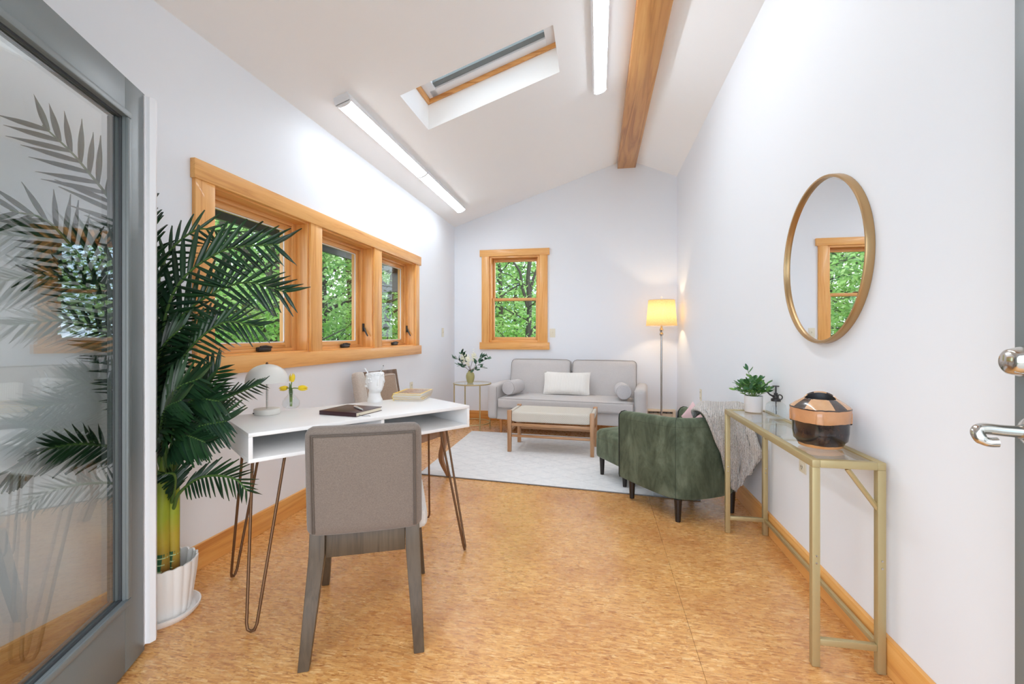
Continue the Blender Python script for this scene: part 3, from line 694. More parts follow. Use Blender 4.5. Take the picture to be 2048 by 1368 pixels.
def tree(label, x, y, hgt, spread, nleaf, seed, size=.048, mat='tree_leaf', tr=.12, low=.15, lean=(0, 0), custom=None, crad=.32):
    rng = random.Random(seed); z0 = -1.0
    t = thing('tree', label, 'tree', (x, y, z0), 0, 'trees outside the windows')
    m = MB(); cen = []
    if custom:
        for pts, r0, r1 in custom:
            P_ = spline([Vector(p) - Vector((x, y, z0)) for p in pts], 5); m.tube(P_, [r0 + (r1 - r0) * i / (len(P_) - 1) for i in range(len(P_))], 8)
    else:
        trunk = spline([(lean[0] * k ** 1.5 * hgt + rng.uniform(-.1, .1) * (k > 0), lean[1] * k * hgt + rng.uniform(-.1, .1) * (k > 0), k * hgt) for k in (0, .25, .5, .75, 1)], 4)
        m.tube(trunk, [tr * (1 - .8 * i / (len(trunk) - 1)) for i in range(len(trunk))], 8)
    nb = 22
    for b in range(nb):
        k = low + (1 - low) * (b + .5) / nb; a = b * 2.4 + rng.uniform(-.5, .5); L = spread * (1.1 - .5 * k) * rng.uniform(.7, 1.2)
        p0 = Vector((lean[0] * k ** 1.5 * hgt, lean[1] * k * hgt, k * hgt)); d = Vector((math.cos(a), math.sin(a), rng.uniform(.05, .5)))
        pts = [p0 + d * (L * q) + Vector((rng.uniform(-.08, .08), rng.uniform(-.08, .08), .12 * math.sin(q * 3))) for q in (0, .35, .7, 1)]
        m.tube(pts, [tr * .32 * (1 - .5 * k), tr * .24 * (1 - .5 * k), tr * .14, .006], 5)
        for q in (.45, .62, .8, 1.0):
            c = p0 + d * (L * q); cen.append(tuple(c))
            for _ in range(2): cen.append((c.x + rng.uniform(-.35, .35) * spread * .4, c.y + rng.uniform(-.35, .35) * spread * .4, c.z + rng.uniform(-.25, .2)))
    m.build('trunk', 'bark', t)
    me = leaves(cen, nleaf, crad, size, seed, keep=lambda p: ~((p[:, 0] + x > -3.6) & (p[:, 1] + y < 7.4))); me.materials.append(M[mat]); o = bpy.data.objects.new('foliage', me); col.objects.link(o); o.parent = t; stuff(o)
    return t
NT = 9000
def pxt(x, t): d = ray(x, 670); return d.x * t, d.y * t
# beyond the left windows
tree('slim dark-trunked tree at the right edge of the nearest casement', *pxt(549, 7.2), 7.5, 2.2, NT, 1, tr=.17)
tree('slender tree seen through the third casement window', *pxt(779, 9.0), 7.0, 1.9, NT, 2, tr=.09)
for i, (px, t_, h, s, lb) in enumerate((
        (440, 6.6, 6.0, 2.0, 'leafy tree behind the palm fronds through the nearest casement'),
        (492, 8.5, 7.5, 2.3, 'leafy tree in the centre of the nearest casement'),
        (655, 8.6, 7.0, 2.2, 'leafy tree at the left side of the middle casement'),
        (702, 10.5, 8.0, 2.4, 'leafy tree at the right side of the middle casement'),
        (765, 12.0, 8.0, 2.4, 'leafy tree at the left edge of the third casement'),
        (812, 13.0, 8.0, 2.4, 'tree standing right of the slender tree past the third casement'))):
    tree(lb, *pxt(px, t_), h, s, NT, 10 + i, tr=.10)
for i, (x_, y_, lb) in enumerate(((-7.5, 3.0, 'leafy tree left of the nearest casement, hidden by the palm'), (-9.5, 5.0, 'taller leafy tree further behind the palm'), (-8.5, .6, 'leafy tree standing level with the open door'))):
    tree(lb, x_, y_, 7.5, 2.3, NT, 30 + i, tr=.11)
# beyond the back window: forked trunk close by
def bk(px, py, t=9.0): return at(px, py, t)
X0, Y0 = pxt(1056, 9.0)
tree('tree with forked dark trunk filling the back window', X0, Y0, 6.6, 1.9, 4200, 40, custom=[
    ([bk(1056, 900), bk(1056, 680), bk(1058, 640), bk(1059, 600), bk(1056, 560), bk(1060, 520), bk(1066, 460)], .06, .035),
    ([bk(1058, 625), bk(1051, 598), bk(1044, 572), bk(1040, 545), bk(1028, 525), bk(1020, 505)], .035, .018),
    ([bk(1058, 668), bk(1070, 655), bk(1085, 645), bk(1098, 640)], .03, .018),
    ([bk(1060, 590), bk(1066, 560), bk(1074, 540), bk(1086, 520)], .032, .018),
    ([bk(1046, 565), bk(1020, 580), bk(1003, 595), bk(988, 622)], .018, .009)], size=.05, low=.2, crad=.34, tr=.05)
for i, (px, t_, h, s, lb) in enumerate((
        (1000, 12.5, 7.0, 2.2, 'leafy tree at the left side of the back window'), (1035, 15.0, 8.0, 2.4, 'leafy tree behind the forked trunk'),
        (1085, 13.5, 7.5, 2.3, 'leafy tree at the right edge of the back window'), (940, 14.0, 8.0, 2.4, 'leafy tree beyond the far left corner, seen in the mirror'),
        (880, 12.0, 7.5, 2.2, 'leafy tree seen in the mirror reflection, nearer the house'))):
    tree(lb, *pxt(px, t_), h, s, 5500, 50 + i, size=.065, tr=.09)
for i, (px, t_, s) in enumerate(((380, 17, 4), (470, 20, 4.5), (560, 19, 4.5), (640, 20, 4.5), (720, 21, 4.5), (800, 21, 4.5), (880, 22, 4.5), (960, 22, 4.5), (1040, 23, 4.5), (1120, 22, 4.5))):
    o_ = tree('distant pale green tree at the back of the forest', *pxt(px, t_), 11, s, 2400, 80 + i, size=.16, mat='tree_leaf_far', tr=.16, low=.02, crad=.8)
    o_['group'] = 'distant forest trees'
for i, (px, t_, lb) in enumerate(((450, 5.6, 'bright green shrub low behind the nearest casement'), (520, 7.4, 'bright green shrub right of the palm through the casement'), (670, 7.6, 'bright green shrub low in the middle casement'),
                              (790, 11.0, 'bright green shrub low in the third casement'), (1005, 11.0, 'bright green shrub low left in the back window'))):
    tree(lb, *pxt(px, t_), 2.2, 1.3, 4500, 120 + i, size=.05, mat='shrub_leaf', tr=.04, low=.3, crad=.25)['category'] = 'shrub'

# ================================================================== PALM
pc = Vector((-1.765, 1.575, 0))
palm = thing('potted_palm', 'tall artificial palm in a fluted white pot behind the grey door', 'plant', pc)
fl16 = lambda a, z: .028 * abs(math.sin(a * 12))
MB().lathe([(.001, .0), (.118, .0), (.134, .018), (.136, .03), (.130, .03), (.116, .012), (.001, .012)], 48).build('saucer', 'white_pot', palm)
def potrim(a, z): return .03 * (abs(math.sin(a * 12 + 1.6 * z)) ** .7)
pm = MB(); n_ = 192; prof = [(.001, .013), (.096, .013), (.099, .03), (.108, .10), (.117, .17), (.121, .214), (.114, .214), (.107, .17), (.098, .10), (.001, .09)]
vs = []
for j, (r_, z_) in enumerate(prof):
    for k in range(n_):
        a = 2 * math.pi * k / n_; s_ = abs(math.sin(a * 10 + 4.5 * z_)) ** .6
        rr = r_ * (1 + .05 * s_) if 1 <= j <= 7 else r_; z2 = z_ + (.008 * s_ if j in (5, 6) else 0)
        vs.append((rr * math.cos(a), rr * math.sin(a), z2))
pm.add(vs, [(i * n_ + k, i * n_ + (k + 1) % n_, (i + 1) * n_ + (k + 1) % n_, (i + 1) * n_ + k) for i in range(len(prof) - 1) for k in range(n_)])
pm.build('pot', 'white_pot', palm)
MB().lathe([(.001, .140), (.102, .136)], 32).build('soil', 'soil', palm)
def stalk_at(px, tz, t, wid):
    b = at(px, 1150, t) - pc; b.z = .14; tp = at(px + 2, 960, t) - pc; tp.z = tz
    pts = [b.lerp(tp, k) + Vector((.006 * math.sin(k * 9), 0, 0)) for k in (0, .12, .3, .5, .7, .85, 1)]
    o = MB().tube(pts, [wid * q for q in (.95, 1.0, 1.0, 1.25, 1.05, .75, .4)], 14).build('stalk', 'stalk', palm)
    for k, (ka, kb) in enumerate(((0, .26),)):
        MB().tube([b.lerp(tp, ka), b.lerp(tp, kb)], wid * 1.12, 14).build('wrap', 'foam_green', o)
    for q in (.13, .18, .23): MB().tube([b.lerp(tp, q - .004), b.lerp(tp, q + .004)], wid * 1.16, 14).build('twine', 'twine', o)
stalk_at(323, .66, 1.83, .024); stalk_at(345, .64, 1.87, .022); stalk_at(303, .66, 1.89, .022)

lf = MB(); N = 5; vs = []
for i in range(N + 1):
    k = i / N; wd = .5 * (math.sin(math.pi * min(1, k * .88 + .12)) ** .6) * (1 - k ** 4) + .01; z = -.16 * k * k
    vs += [(k, wd, z - .10 * wd), (k, 0, z + .05), (k, -wd, z - .10 * wd)]
fs = []
for i in range(N):
    a = 3 * i; fs += [(a, a + 3, a + 4, a + 1), (a + 1, a + 4, a + 5, a + 2)]
lf.add(vs, fs)
tmp = lf.build('leaflet', 'palm_leaf'); LEAF = tmp.data; bpy.data.objects.remove(tmp)
DN = Vector((.90, .436, 0)); DA = Vector((-1.63, 1.363, 0)) - pc
def frond(pts, nl, ln, roll, single, seed, start=.28, droop=.18, wid=.0145):
    rng = random.Random(seed)
    P_ = spline([at(*p) - pc for p in pts], 10); m = len(P_)
    wid = wid * ln / .125
    fr = MB().tube(P_, [.0065 * (1 - .8 * i / (m - 1)) + .0012 for i in range(m)], 7).build('frond', 'palm_rachis', palm)
    cum = [0]
    for i in range(1, m): cum.append(cum[-1] + (P_[i] - P_[i - 1]).length)
    joined = MB()
    for j in range(nl):
        k = start + (1 - start) * (j // 2 + .5) / (nl / 2); side = 1 if j % 2 else -1
        s_ = k * cum[-1]; i = max(1, next((q for q in range(m) if cum[q] >= s_), m - 1)); f_ = (s_ - cum[i - 1]) / max(1e-6, cum[i] - cum[i - 1])
        p = P_[i - 1].lerp(P_[i], min(1, f_)); T_ = (P_[i] - P_[i - 1]).normalized()
        S = T_.cross(Vector((0, 0, 1)))
        if S.length < .05: S = Vector((1, 0, 0))
        S.normalize(); S = Matrix.Rotation(roll, 3, T_) @ S
        kk = (k - start) / (1 - start); ang = R(68 - 34 * kk + rng.uniform(-5, 5)); L_ = ln * (.55 + .75 * math.sin(math.pi * (kk * .8 + .12))) * rng.uniform(.88, 1.1)
        d = T_ * math.cos(ang) + S * (side * math.sin(ang)) + Vector((0, 0, -droop)); d.normalize()
        nn = S.cross(T_) * side; nn = (nn - d * nn.dot(d)).normalized()
        if nn.z < 0: nn = -nn
        wv = nn.cross(d)
        # keep clear of the wall
        tipx = (p + d * L_).x + pc.x
        if tipx < XL + .012: L_ *= max(.25, (p.x + pc.x - XL - .012) / max(1e-4, (p.x + pc.x - tipx)))
        # ... and behind the open door leaf
        tip = p + d * L_; sd_ = (tip - DA).dot(DN); u_ = (tip - DA).dot(Vector((-.436, .90, 0)))
        s0 = (p - DA).dot(DN); u0 = (p - DA).dot(Vector((-.436, .90, 0)))
        if abs(s0) < .05 and u0 < .06: continue
        if s0 < 0 and sd_ > -.04 and u_ < .06:
            L_ *= max(.2, (-.045 - s0) / (sd_ - s0))
        mt = Matrix(((d.x * L_, wv.x * wid, nn.x * L_, p.x), (d.y * L_, wv.y * wid, nn.y * L_, p.y), (d.z * L_, wv.z * wid, nn.z * L_, p.z), (0, 0, 0, 1)))
        if single:
            o = bpy.data.objects.new('leaflet', LEAF); col.objects.link(o); o.parent = fr; o.matrix_local = mt
        else:
            joined.add([mt @ Vector(v.co) for v in LEAF.vertices], [tuple(q.vertices) for q in LEAF.polygons])
    if not single: stuff(joined.build('leaflet_fringe', 'palm_leaf', fr))
FR = [
 ([(335, 960, 1.86), (316, 720, 1.86), (322, 540, 1.86), (388, 462, 1.86), (456, 468, 1.86)], 48, .105, R(78), True),
 ([(338, 960, 1.85), (318, 760, 1.84), (345, 590, 1.82), (438, 505, 1.79), (556, 488, 1.76)], 48, .15, R(84), True),
 ([(338, 960, 1.86), (320, 800, 1.85), (350, 650, 1.83), (470, 568, 1.79), (574, 584, 1.74)], 48, .14, R(84), True),
 ([(340, 960, 1.86), (322, 850, 1.85), (360, 725, 1.82), (440, 648, 1.78), (516, 652, 1.74)], 48, .11, R(78), True),
 ([(342, 960, 1.84), (345, 885, 1.78), (392, 855, 1.72), (452, 842, 1.66)], 48, .115, R(72), True),
 ([(342, 955, 1.86), (362, 885, 1.84), (405, 795, 1.82), (438, 735, 1.80)], 48, .105, R(88), True),
 ([(346, 1020, 1.86), (360, 985, 1.83), (405, 954, 1.79), (465, 956, 1.76), (495, 982, 1.74)], 34, .075, R(55), False),
 ([(343, 1010, 1.86), (350, 955, 1.80), (335, 946, 1.76), (312, 955, 1.72)], 34, .07, R(50), False),
 ([(340, 958, 1.84), (350, 850, 1.76), (385, 800, 1.72), (438, 802, 1.66)], 48, .105, R(80), False),
 ([(340, 960, 1.88), (325, 770, 1.90), (362, 632, 1.94), (446, 630, 1.98)], 44, .09, R(65), False),
 ([(330, 960, 1.86), (302, 660, 1.80), (246, 450, 1.66), (165, 330, 1.55), (85, 250, 1.47)], 54, .15, R(84), False),
 ([(330, 960, 1.90), (300, 640, 1.90), (290, 430, 1.88), (288, 318, 1.84)], 48, .13, R(88), False),
 ([(330, 960, 1.84), (250, 710, 1.72), (160, 565, 1.59), (60, 545, 1.46)], 48, .11, R(55), False),
 ([(335, 960, 1.84), (245, 900, 1.72), (125, 890, 1.57), (30, 935, 1.44)], 46, .11, R(55), False),
 ([(330, 960, 1.84), (230, 640, 1.68), (115, 460, 1.53), (20, 420, 1.43)], 48, .14, R(84), False),
 ([(338, 958, 1.85), (380, 890, 1.90), (430, 812, 1.96), (522, 766, 1.98)], 44, .07, R(55), False),
 ([(340, 958, 1.84), (330, 870, 1.76), (348, 785, 1.72), (400, 756, 1.68)], 48, .11, R(84), False),
 ([(338, 958, 1.84), (322, 880, 1.78), (330, 820, 1.74), (362, 800, 1.68)], 42, .11, R(86), False),
 ([(335, 958, 1.84), (312, 840, 1.82), (318, 710, 1.80), (368, 650, 1.76)], 46, .105, R(82), False),
 ([(338, 958, 1.84), (340, 900, 1.78), (368, 872, 1.72), (410, 884, 1.66)], 44, .10, R(72), False),
]
for i, (pts, nl, ln, roll, single) in enumerate(FR): frond(pts, nl, ln, roll, single, i)

# ================================================================== DESK AND ITS THINGS
DZ = .765
FLc, FRc, BLc, BRc = onz(496.6, 867.3, DZ), onz(939, 810.7, DZ), onz(464.6, 829, DZ), onz(862.5, 791.6, DZ)
dx = (FRc - FLc); dr = math.atan2(dx.y, dx.x); DW = dx.length; DD = .50
dorg = FLc.copy(); dorg.z = 0
desk = thing('desk', 'white writing desk with open cubbies on bronze hairpin legs', 'desk', dorg, dr)
tk = .016; DH = .118
MB().box(0, 0, DZ - tk, DW, DD, DZ).build('desktop', 'white_lam', desk, bevel=.002)
MB().box(0, 0, DZ - DH, DW, DD, DZ - DH + tk).build('bottom_panel', 'white_lam', desk, bevel=.002)
for x in (0, DW - tk): MB().box(x, 0, DZ - DH + tk, x + tk, DD, DZ - tk).build('side_panel', 'white_lam', desk, bevel=.001)
MB().box(DW * .52, .004, DZ - DH + tk, DW * .52 + tk, DD - .01, DZ - tk).build('divider', 'white_lam', desk, bevel=.001)
MB().box(tk, DD - .012, DZ - DH + tk, DW - tk, DD, DZ - tk).build('back_panel', 'white_lam', desk)
def loc2(p, o, rz): v = Vector(p) - Vector(o); return Matrix.Rotation(-rz, 3, 'Z') @ v
for (fx, fy, corner) in ((502, 1266, (0, 0)), (467, 1155, (0, 1)), (930, 1101, (1, 0)), (853, 1038, (1, 1))):
    b = loc2(onz(fx, fy), dorg, dr); b.z = .007
    cx_, cy_ = (.05 if corner[0] == 0 else DW - .05), (.06 if corner[1] == 0 else DD - .06)
    sx = 1 if corner[0] == 0 else -1; sy = 1 if corner[1] == 0 else -1
    a1 = Vector((cx_ + sx * .10, cy_, DZ - DH)); a2 = Vector((cx_, cy_ + sy * .10, DZ - DH))
    dd = (a1 - a2).normalized() * .018
    pts = [a1, a1.lerp(b + dd, .5), b + dd + (a1 - b) * .04, b + dd * .75 + Vector((0, 0, .006)), b + Vector((0, 0, 0)), b - dd * .75 + Vector((0, 0, .006)), b - dd + (a2 - b) * .04, a2.lerp(b - dd, .5), a2]
    lg = MB().tube(pts, .0058, 10).build('leg', 'bronze', desk)
    MB().hexa([(cx_ - .02, cy_ - .02, DZ - DH - .004), (cx_ + .02 + sx * .1, cy_ - .02, DZ - DH - .004), (cx_ + .02, cy_ + .02 + sy * .1, DZ - DH - .004), (cx_ - .02, cy_ + .02, DZ - DH - .004)][::1],
              [(cx_ - .02, cy_ - .02, DZ - DH), (cx_ + .02 + sx * .1, cy_ - .02, DZ - DH), (cx_ + .02, cy_ + .02 + sy * .1, DZ - DH), (cx_ - .02, cy_ + .02, DZ - DH)]).build('mounting_plate', 'bronze', lg)

# table lamp
lp = onz(534, 828, DZ); tl = thing('table_lamp', 'small white mushroom lamp with domed shade on the desk', 'lamp', lp)
MB().lathe([(.001, 0), (.056, 0), (.059, .003), (.059, .024), (.057, .027), (.001, .027)], 40).build('base', 'lamp_white', tl)
MB().box(-.02, -.0605, .008, -.012, -.057, .013).build('charging_port', 'black_plastic', tl, rotz=-.25)
MB().tube([(0, 0, .026), (0, 0, .2)], .0042, 12).build('stem', 'nickel', tl)
pr_ = [(.0945 * math.sin(R(a)) ** .95, .155 + .088 * math.cos(R(a)) ** .9) for a in (90, 84, 76, 66, 56, 46, 36, 26, 16, 8, 2)]
MB().lathe([(.0925, .157)] + pr_, 48).build('shade', 'lamp_white', tl)
MB().lathe([(.006, .242), (.006, .247), (.003, .252), (.001, .253)], 12).build('finial', 'bronze', tl)

# bud vase with three tulips
vp = onz(582, 817, DZ)
vo = MB().lathe([(.001, .003), (.030, .003), (.040, .012), (.043, .026), (.040, .042), (.030, .058), (.018, .070), (.0135, .080), (.0145, .092), (.0165, .096)], 36).build('bud_vase', 'vase_glass', None, vp)
tag(vo, 'round clear glass bud vase beside the white lamp', 'vase')
vs = [(0, 0)]
for i, (px, py, lb, sz) in enumerate(((573, 769, 'yellow tulip leaning left in the bud vase', 1.0), (583.5, 755, 'tallest yellow tulip upright in the bud vase', 1.08), (599, 769, 'yellow tulip leaning right in the bud vase', 1.12))):
    tt = vp.length * 0 + (-vp.x * SN + vp.y * CS)
    head = at(px, py, tt) - vp; t_ = thing('tulip', lb, 'flower', vp, 0, 'tulips in the bud vase')
    base = Vector(((i - 1) * .004, 0, .012)); mid = Vector(((i - 1) * .0075, 0, .104))
    path = spline([base, Vector(((i - 1) * .006, 0, .07)), mid, head + Vector((0, 0, -.02))], 8); MB().tube(path, .0028, 8).build('stem', 'stem_green', t_)
    dr_ = (path[-1] - path[-4]).normalized(); q = Vector((0, 0, 1)).rotation_difference(dr_)
    for k in range(6):
        a = k * math.pi / 3 + (k % 2) * .2; rr = .0125 if k % 2 else .0115; pet = MB(); vv = []; nu, nv = 6, 5
        for iu in range(nu + 1):
            u = iu / nu; wz = u * .042 * sz; rad = rr * sz * (math.sin(math.pi * min(1, .18 + u * .72)) ** .7) + .001; half = (1.05 * math.sin(math.pi * min(1, .2 + u * .8)) + .03)
            for iv in range(nv + 1):
                an = a + (iv / nv * 2 - 1) * half * .62; vv.append(head + Vector((0, 0, -.018)) * 1 + q @ Vector((rad * math.cos(an), rad * math.sin(an), wz - .004)))
        pet.add(vv, [(iu * (nv + 1) + iv, iu * (nv + 1) + iv + 1, (iu + 1) * (nv + 1) + iv + 1, (iu + 1) * (nv + 1) + iv) for iu in range(nu) for iv in range(nv)])
        pet.build('petal', 'yellow', t_)
    if i == 1:
        m = MB(); vv = []
        for k in range(7):
            u = k / 6; p = Vector((.002 + .012 * u, -.004, .06)).lerp(head * 1.0 + Vector((-.004, -.012, -.028)), u); wd = .011 * math.sin(math.pi * (.15 + .83 * u)); vv += [p + Vector((-wd, 0, 0)), p + Vector((0, -.004, 0)), p + Vector((wd, 0, 0))]
        m.add(vv, [(3 * k + j, 3 * k + j + 1, 3 * k + j + 4, 3 * k + j + 3) for k in range(6) for j in range(2)]); m.build('leaf', 'leaf_olive', t_)

# notebook and pen
n0, n1, n2, n3 = onz(638.7, 829, DZ), onz(712, 834.5, DZ), onz(749, 823.8, DZ), onz(681, 812, DZ + .02)
ctr = (n0 + n1 + n2) / 3; e = n1 - n0; rz = math.atan2(e.y, e.x); W_ = e.length; D_ = .20; th_ = .020
nb_ = thing('notebook', 'closed maroon hardcover notebook lying on the desk', 'book', (n0.x, n0.y, DZ), rz)
MB().box(0, 0, 0, W_, D_, .0025).build('back_cover', 'book_cover', nb_, bevel=.001); MB().box(0, 0, th_ - .0025, W_, D_, th_).build('front_cover', 'book_cover', nb_, bevel=.001)
MB().box(0, -.001, .0, W_, .0035, th_).build('spine', 'book_cover', nb_, bevel=.0012); MB().box(.003, .0035, .0025, W_ - .004, D_ - .005, th_ - .0025).build('page_block', 'paper', nb_)
MB().tube(spline([(W_ - .01, .03, .009), (W_ + .012, .025, .003), (W_ + .035, .045, .0015), (W_ + .05, .04, .0015)], 5), .0012, 6).build('ribbon', 'grey_paint', nb_)
pp0, pp1 = onz(708, 812, DZ + .026), onz(726, 820, DZ + .026)
pv = (pp1 - pp0).normalized(); pl_ = .13; pcn = (pp0 + pp1) / 2
pen = thing('pen', 'silver pen resting on the maroon notebook', 'pen', (pcn.x, pcn.y, DZ + th_ + .0062))
MB().tube([-pv * pl_ / 2, -pv * pl_ * .35, pv * pl_ * .4, pv * pl_ / 2], [.0055, .006, .0055, .0025], 12).build('barrel', 'pen', pen)
MB().tube([-pv * pl_ * .45 + Vector((0, 0, .0075)), -pv * pl_ * .2 + Vector((0, 0, .0075))], .0012, 6).build('clip', 'nickel', pen)

# plaster head pen holder
hp = onz(750, 803, DZ); head = thing('bust_planter', 'white plaster head sculpture with open crown holding brushes', 'sculpture', hp, R(-48))
m = MB(); lev = []
#  z, rx, ry, cx   (face looks along local +x)
HP = [(0, .048, .042, 0), (.012, .048, .042, 0), (.020, .044, .038, -.002), (.034, .037, .034, -.008), (.050, .035, .033, -.010), (.060, .044, .034, .004), (.070, .053, .036, .013), (.080, .056, .039, .012), (.095, .057, .043, .008), (.115, .059, .046, .003), (.135, .060, .048, .0), (.152, .058, .047, -.002), (.166, .053, .044, -.004)]
nn_ = 40; vv = []
for z, rx, ry, cx in HP:
    for k in range(nn_):
        a = 2 * math.pi * k / nn_; x, y = cx + rx * math.cos(a), ry * math.sin(a); f_ = max(0, math.cos(a))
        if z > .07:
            nose = math.exp(-((a if a < math.pi else a - 2 * math.pi) / .16) ** 2) * math.exp(-((z - .112) / .014) ** 2) * .017
            lips = math.exp(-((a if a < math.pi else a - 2 * math.pi) / .28) ** 2) * (math.exp(-((z - .092) / .006) ** 2) * .006 + math.exp(-((z - .079) / .006) ** 2) * .008)
            aa = abs(a if a < math.pi else a - 2 * math.pi); eye = -math.exp(-((aa - .42) / .18) ** 2) * math.exp(-((z - .130) / .009) ** 2) * .009
            brow = math.exp(-((aa - .3) / .4) ** 2) * math.exp(-((z - .146) / .008) ** 2) * .005
            hair = (.004 * math.sin(a * 9 + z * 160) if f_ < .35 else 0)
            ear = math.exp(-((aa - 1.62) / .13) ** 2) * math.exp(-((z - .115) / .016) ** 2) * .009
            q = lips * .4 + eye * 1.5 + brow * 1.5 + hair * 1.2 + ear; x += q * math.cos(a); y += q * math.sin(a)
        vv.append((x, y, z + (.010 * math.cos(a) * (z > .15))))
L_ = len(HP)
for k in range(nn_):
    a = 2 * math.pi * k / nn_; vv.append((-.003 + .047 * math.cos(a), .039 * math.sin(a), .165 + .008 * math.cos(a)))
for k in range(nn_):
    a = 2 * math.pi * k / nn_; vv.append((-.003 + .043 * math.cos(a), .035 * math.sin(a), .12))
m.add(vv, [(i * nn_ + k, i * nn_ + (k + 1) % nn_, (i + 1) * nn_ + (k + 1) % nn_, (i + 1) * nn_ + k) for i in range(L_ + 1) for k in range(nn_)] + [tuple(range(nn_))[::-1], tuple(range((L_ + 1) * nn_, (L_ + 2) * nn_))])
m.build('head', 'plaster', head)
hc = MB(); rgh = random.Random(9)
for k in range(64):                                     # curls round the sides and back of the head, and along the hairline
    a = rgh.uniform(.75, 2 * math.pi - .75) if k < 46 else rgh.uniform(-.75, .75); z = rgh.uniform(.085 if abs(a - math.pi) < 1.6 else .115, .165) if k < 46 else rgh.uniform(.158, .167)
    hc.ell((.057 * math.cos(a) - .002, .046 * math.sin(a), z), rgh.uniform(.006, .011), rgh.uniform(.006, .011), rgh.uniform(.006, .01), 8, 6)
stuff(hc.build('curl_mass', 'plaster', head))
nz_ = MB(); nz_.hexa([(.056, -.010, .096), (.076, -.004, .098), (.076, .004, .098), (.056, .010, .096)], [(.054, -.005, .132), (.064, -.0025, .132), (.064, .0025, .132), (.054, .005, .132)]).build('nose', 'plaster', head, bevel=.002)
for z, w_ in ((.084, .012), (.078, .010)): MB().ell((.066, 0, z), .006, w_, .0035, 12, 6).build('lip', 'plaster', head)
for i, (x0, y0, x1, y1, lb, mt_) in enumerate(((738, 775, 730, 737, 'white brush leaning left out of the plaster head', 'white_metal'), (752, 780, 767, 731, 'silver brush leaning right out of the plaster head', 'pen'))):
    tt = -hp.x * SN + hp.y * CS
    b = at(x1, y1, tt); a = hp + Vector(((.014 if i else -.014) * CS, (.014 if i else -.014) * SN, .126)); b0 = Vector(a); br = thing('brush', lb, 'brush', b0, 0)
    MB().tube([Vector((0, 0, 0)), (b - a) * .6, (b - a) * .97], [.0042, .0038, .003], 10).build('handle', mt_, br); MB().tube([(b - a) * .97, (b - a) * 1.02], [.0036, .002], 10).build('tip', 'black_plastic' if i else 'white_metal', br)

# magazines
mc = onz(828, 796, DZ)
names = ['bottom', 'second from the bottom', 'middle', 'second from the top', 'top']
for i in range(5):
    zt = DZ + .0008 + i * .0082
    mg = thing('magazine', ['yellow-bordered magazine at the bottom of the desk stack', 'magazine second from the bottom of the desk stack', 'magazine in the middle of the desk stack', 'magazine second from the top of the desk stack', 'yellow-bordered magazine with patterned cover topmost on the desk stack'][i],
               'magazine', (mc.x + random.uniform(-.006, .006), mc.y + random.uniform(-.006, .006), zt), TH + R(-3) + R(random.uniform(-4, 4)), 'stacked magazines on the desk')
    MB().box(-.0855, -.1202, .0006, .0852, .119, .0072).build('page_block', 'pages', mg, bevel=.0008, seg=1)
    cv = MB().box(-.087, -.12, .0072, .085, .119, .0077).build('cover', mag_cover(i * 7), mg); MB().box(-.087, -.12, 0, .085, .119, .0006).build('back_cover', mag_cover(i), mg); MB().box(-.0882, -.12, 0, -.0855, .119, .0077).build('spine', 'yellow', mg)

# ================================================================== CHAIRS
def lerp(a, b, t): return a + (b - a) * t
RLp, RRp, FLp, FRp = onz(608, 1338), onz(838, 1300), onz(652, 1168), onz(843, 1145)
e = (RRp - RLp) + (FRp - FLp); crz = math.atan2(e.y, e.x); cc = (RLp + RRp + FLp + FRp) / 4
ch = thing('desk_chair', 'taupe upholstered chair with grey wooden legs facing the desk', 'chair', cc, crz)
def L3(p): v = loc2(p, cc, crz); return v
legs = [(L3(RLp), (-.165, -.20, .50)), (L3(RRp), (.165, -.20, .50)), (L3(FLp), (-.185, .19, .40)), (L3(FRp), (.185, .19, .40))]
for i, (b, t_) in enumerate(legs):
    wt, wb_ = (.027, .0185) if i < 2 else (.023, .016)
    m = MB(); t_ = Vector(t_)
    if i < 2:
        midp = Vector((t_.x * 1.02, -.20, .36))
        secs = [(b, wb_), (b.lerp(midp, .5), (wt + wb_) / 2), (midp, wt), (Vector((t_.x, -.205, .46)), wt * .95)]
    else: secs = [(b, wb_), (t_, wt)]
    vv = []
    for p, w_ in secs: vv += [(p.x - w_, p.y - w_, p.z), (p.x + w_, p.y - w_, p.z), (p.x + w_, p.y + w_, p.z), (p.x - w_, p.y + w_, p.z)]
    n4 = len(secs); fs = [(0, 3, 2, 1), tuple(4 * (n4 - 1) + j for j in range(4))] + [(4 * s + j, 4 * s + (j + 1) % 4, 4 * s + 4 + (j + 1) % 4, 4 * s + 4 + j) for s in range(n4 - 1) for j in range(4)]
    lg = m.add(vv, fs).build('leg', 'grey_wood', ch, bevel=.003)
    MB().lathe([(.001, .001), (.009, .001), (.009, .006), (.001, .006)], 12, (b.x, b.y, -.001)).build('glide', 'pen', lg)
MB().box(-.14, -.215, .345, .14, -.185, .452).build('rear_rail', 'grey_wood', ch, bevel=.003); MB().box(-.165, .175, .34, .165, .2, .41).build('front_rail', 'grey_wood', ch, bevel=.003)
for x in (-.19, .165): MB().box(x, -.18, .34, x + .025, .18, .41).build('side_rail', 'grey_wood', ch, bevel=.003)
MB().rbox((.012, .02, .445), .425, .44, .085, .03, 10, (0, 0, .012)).build('seat', 'chair_seat', ch)
BZ = .43; BT = .835; hB = BT - BZ
def lean(p): k = (p.z + hB / 2) / hB; return (p.x * (1.0 - .03 * k), p.y - .075 * k - .02 * (1 - (p.x / .2) ** 2) * .5, p.z)
bk_ = MB().rbox((0, -.205, (BZ + BT) / 2), .405, .075, hB, .034, 12, (0, .004, 0), lean).build('backrest', 'chair_fab', ch)
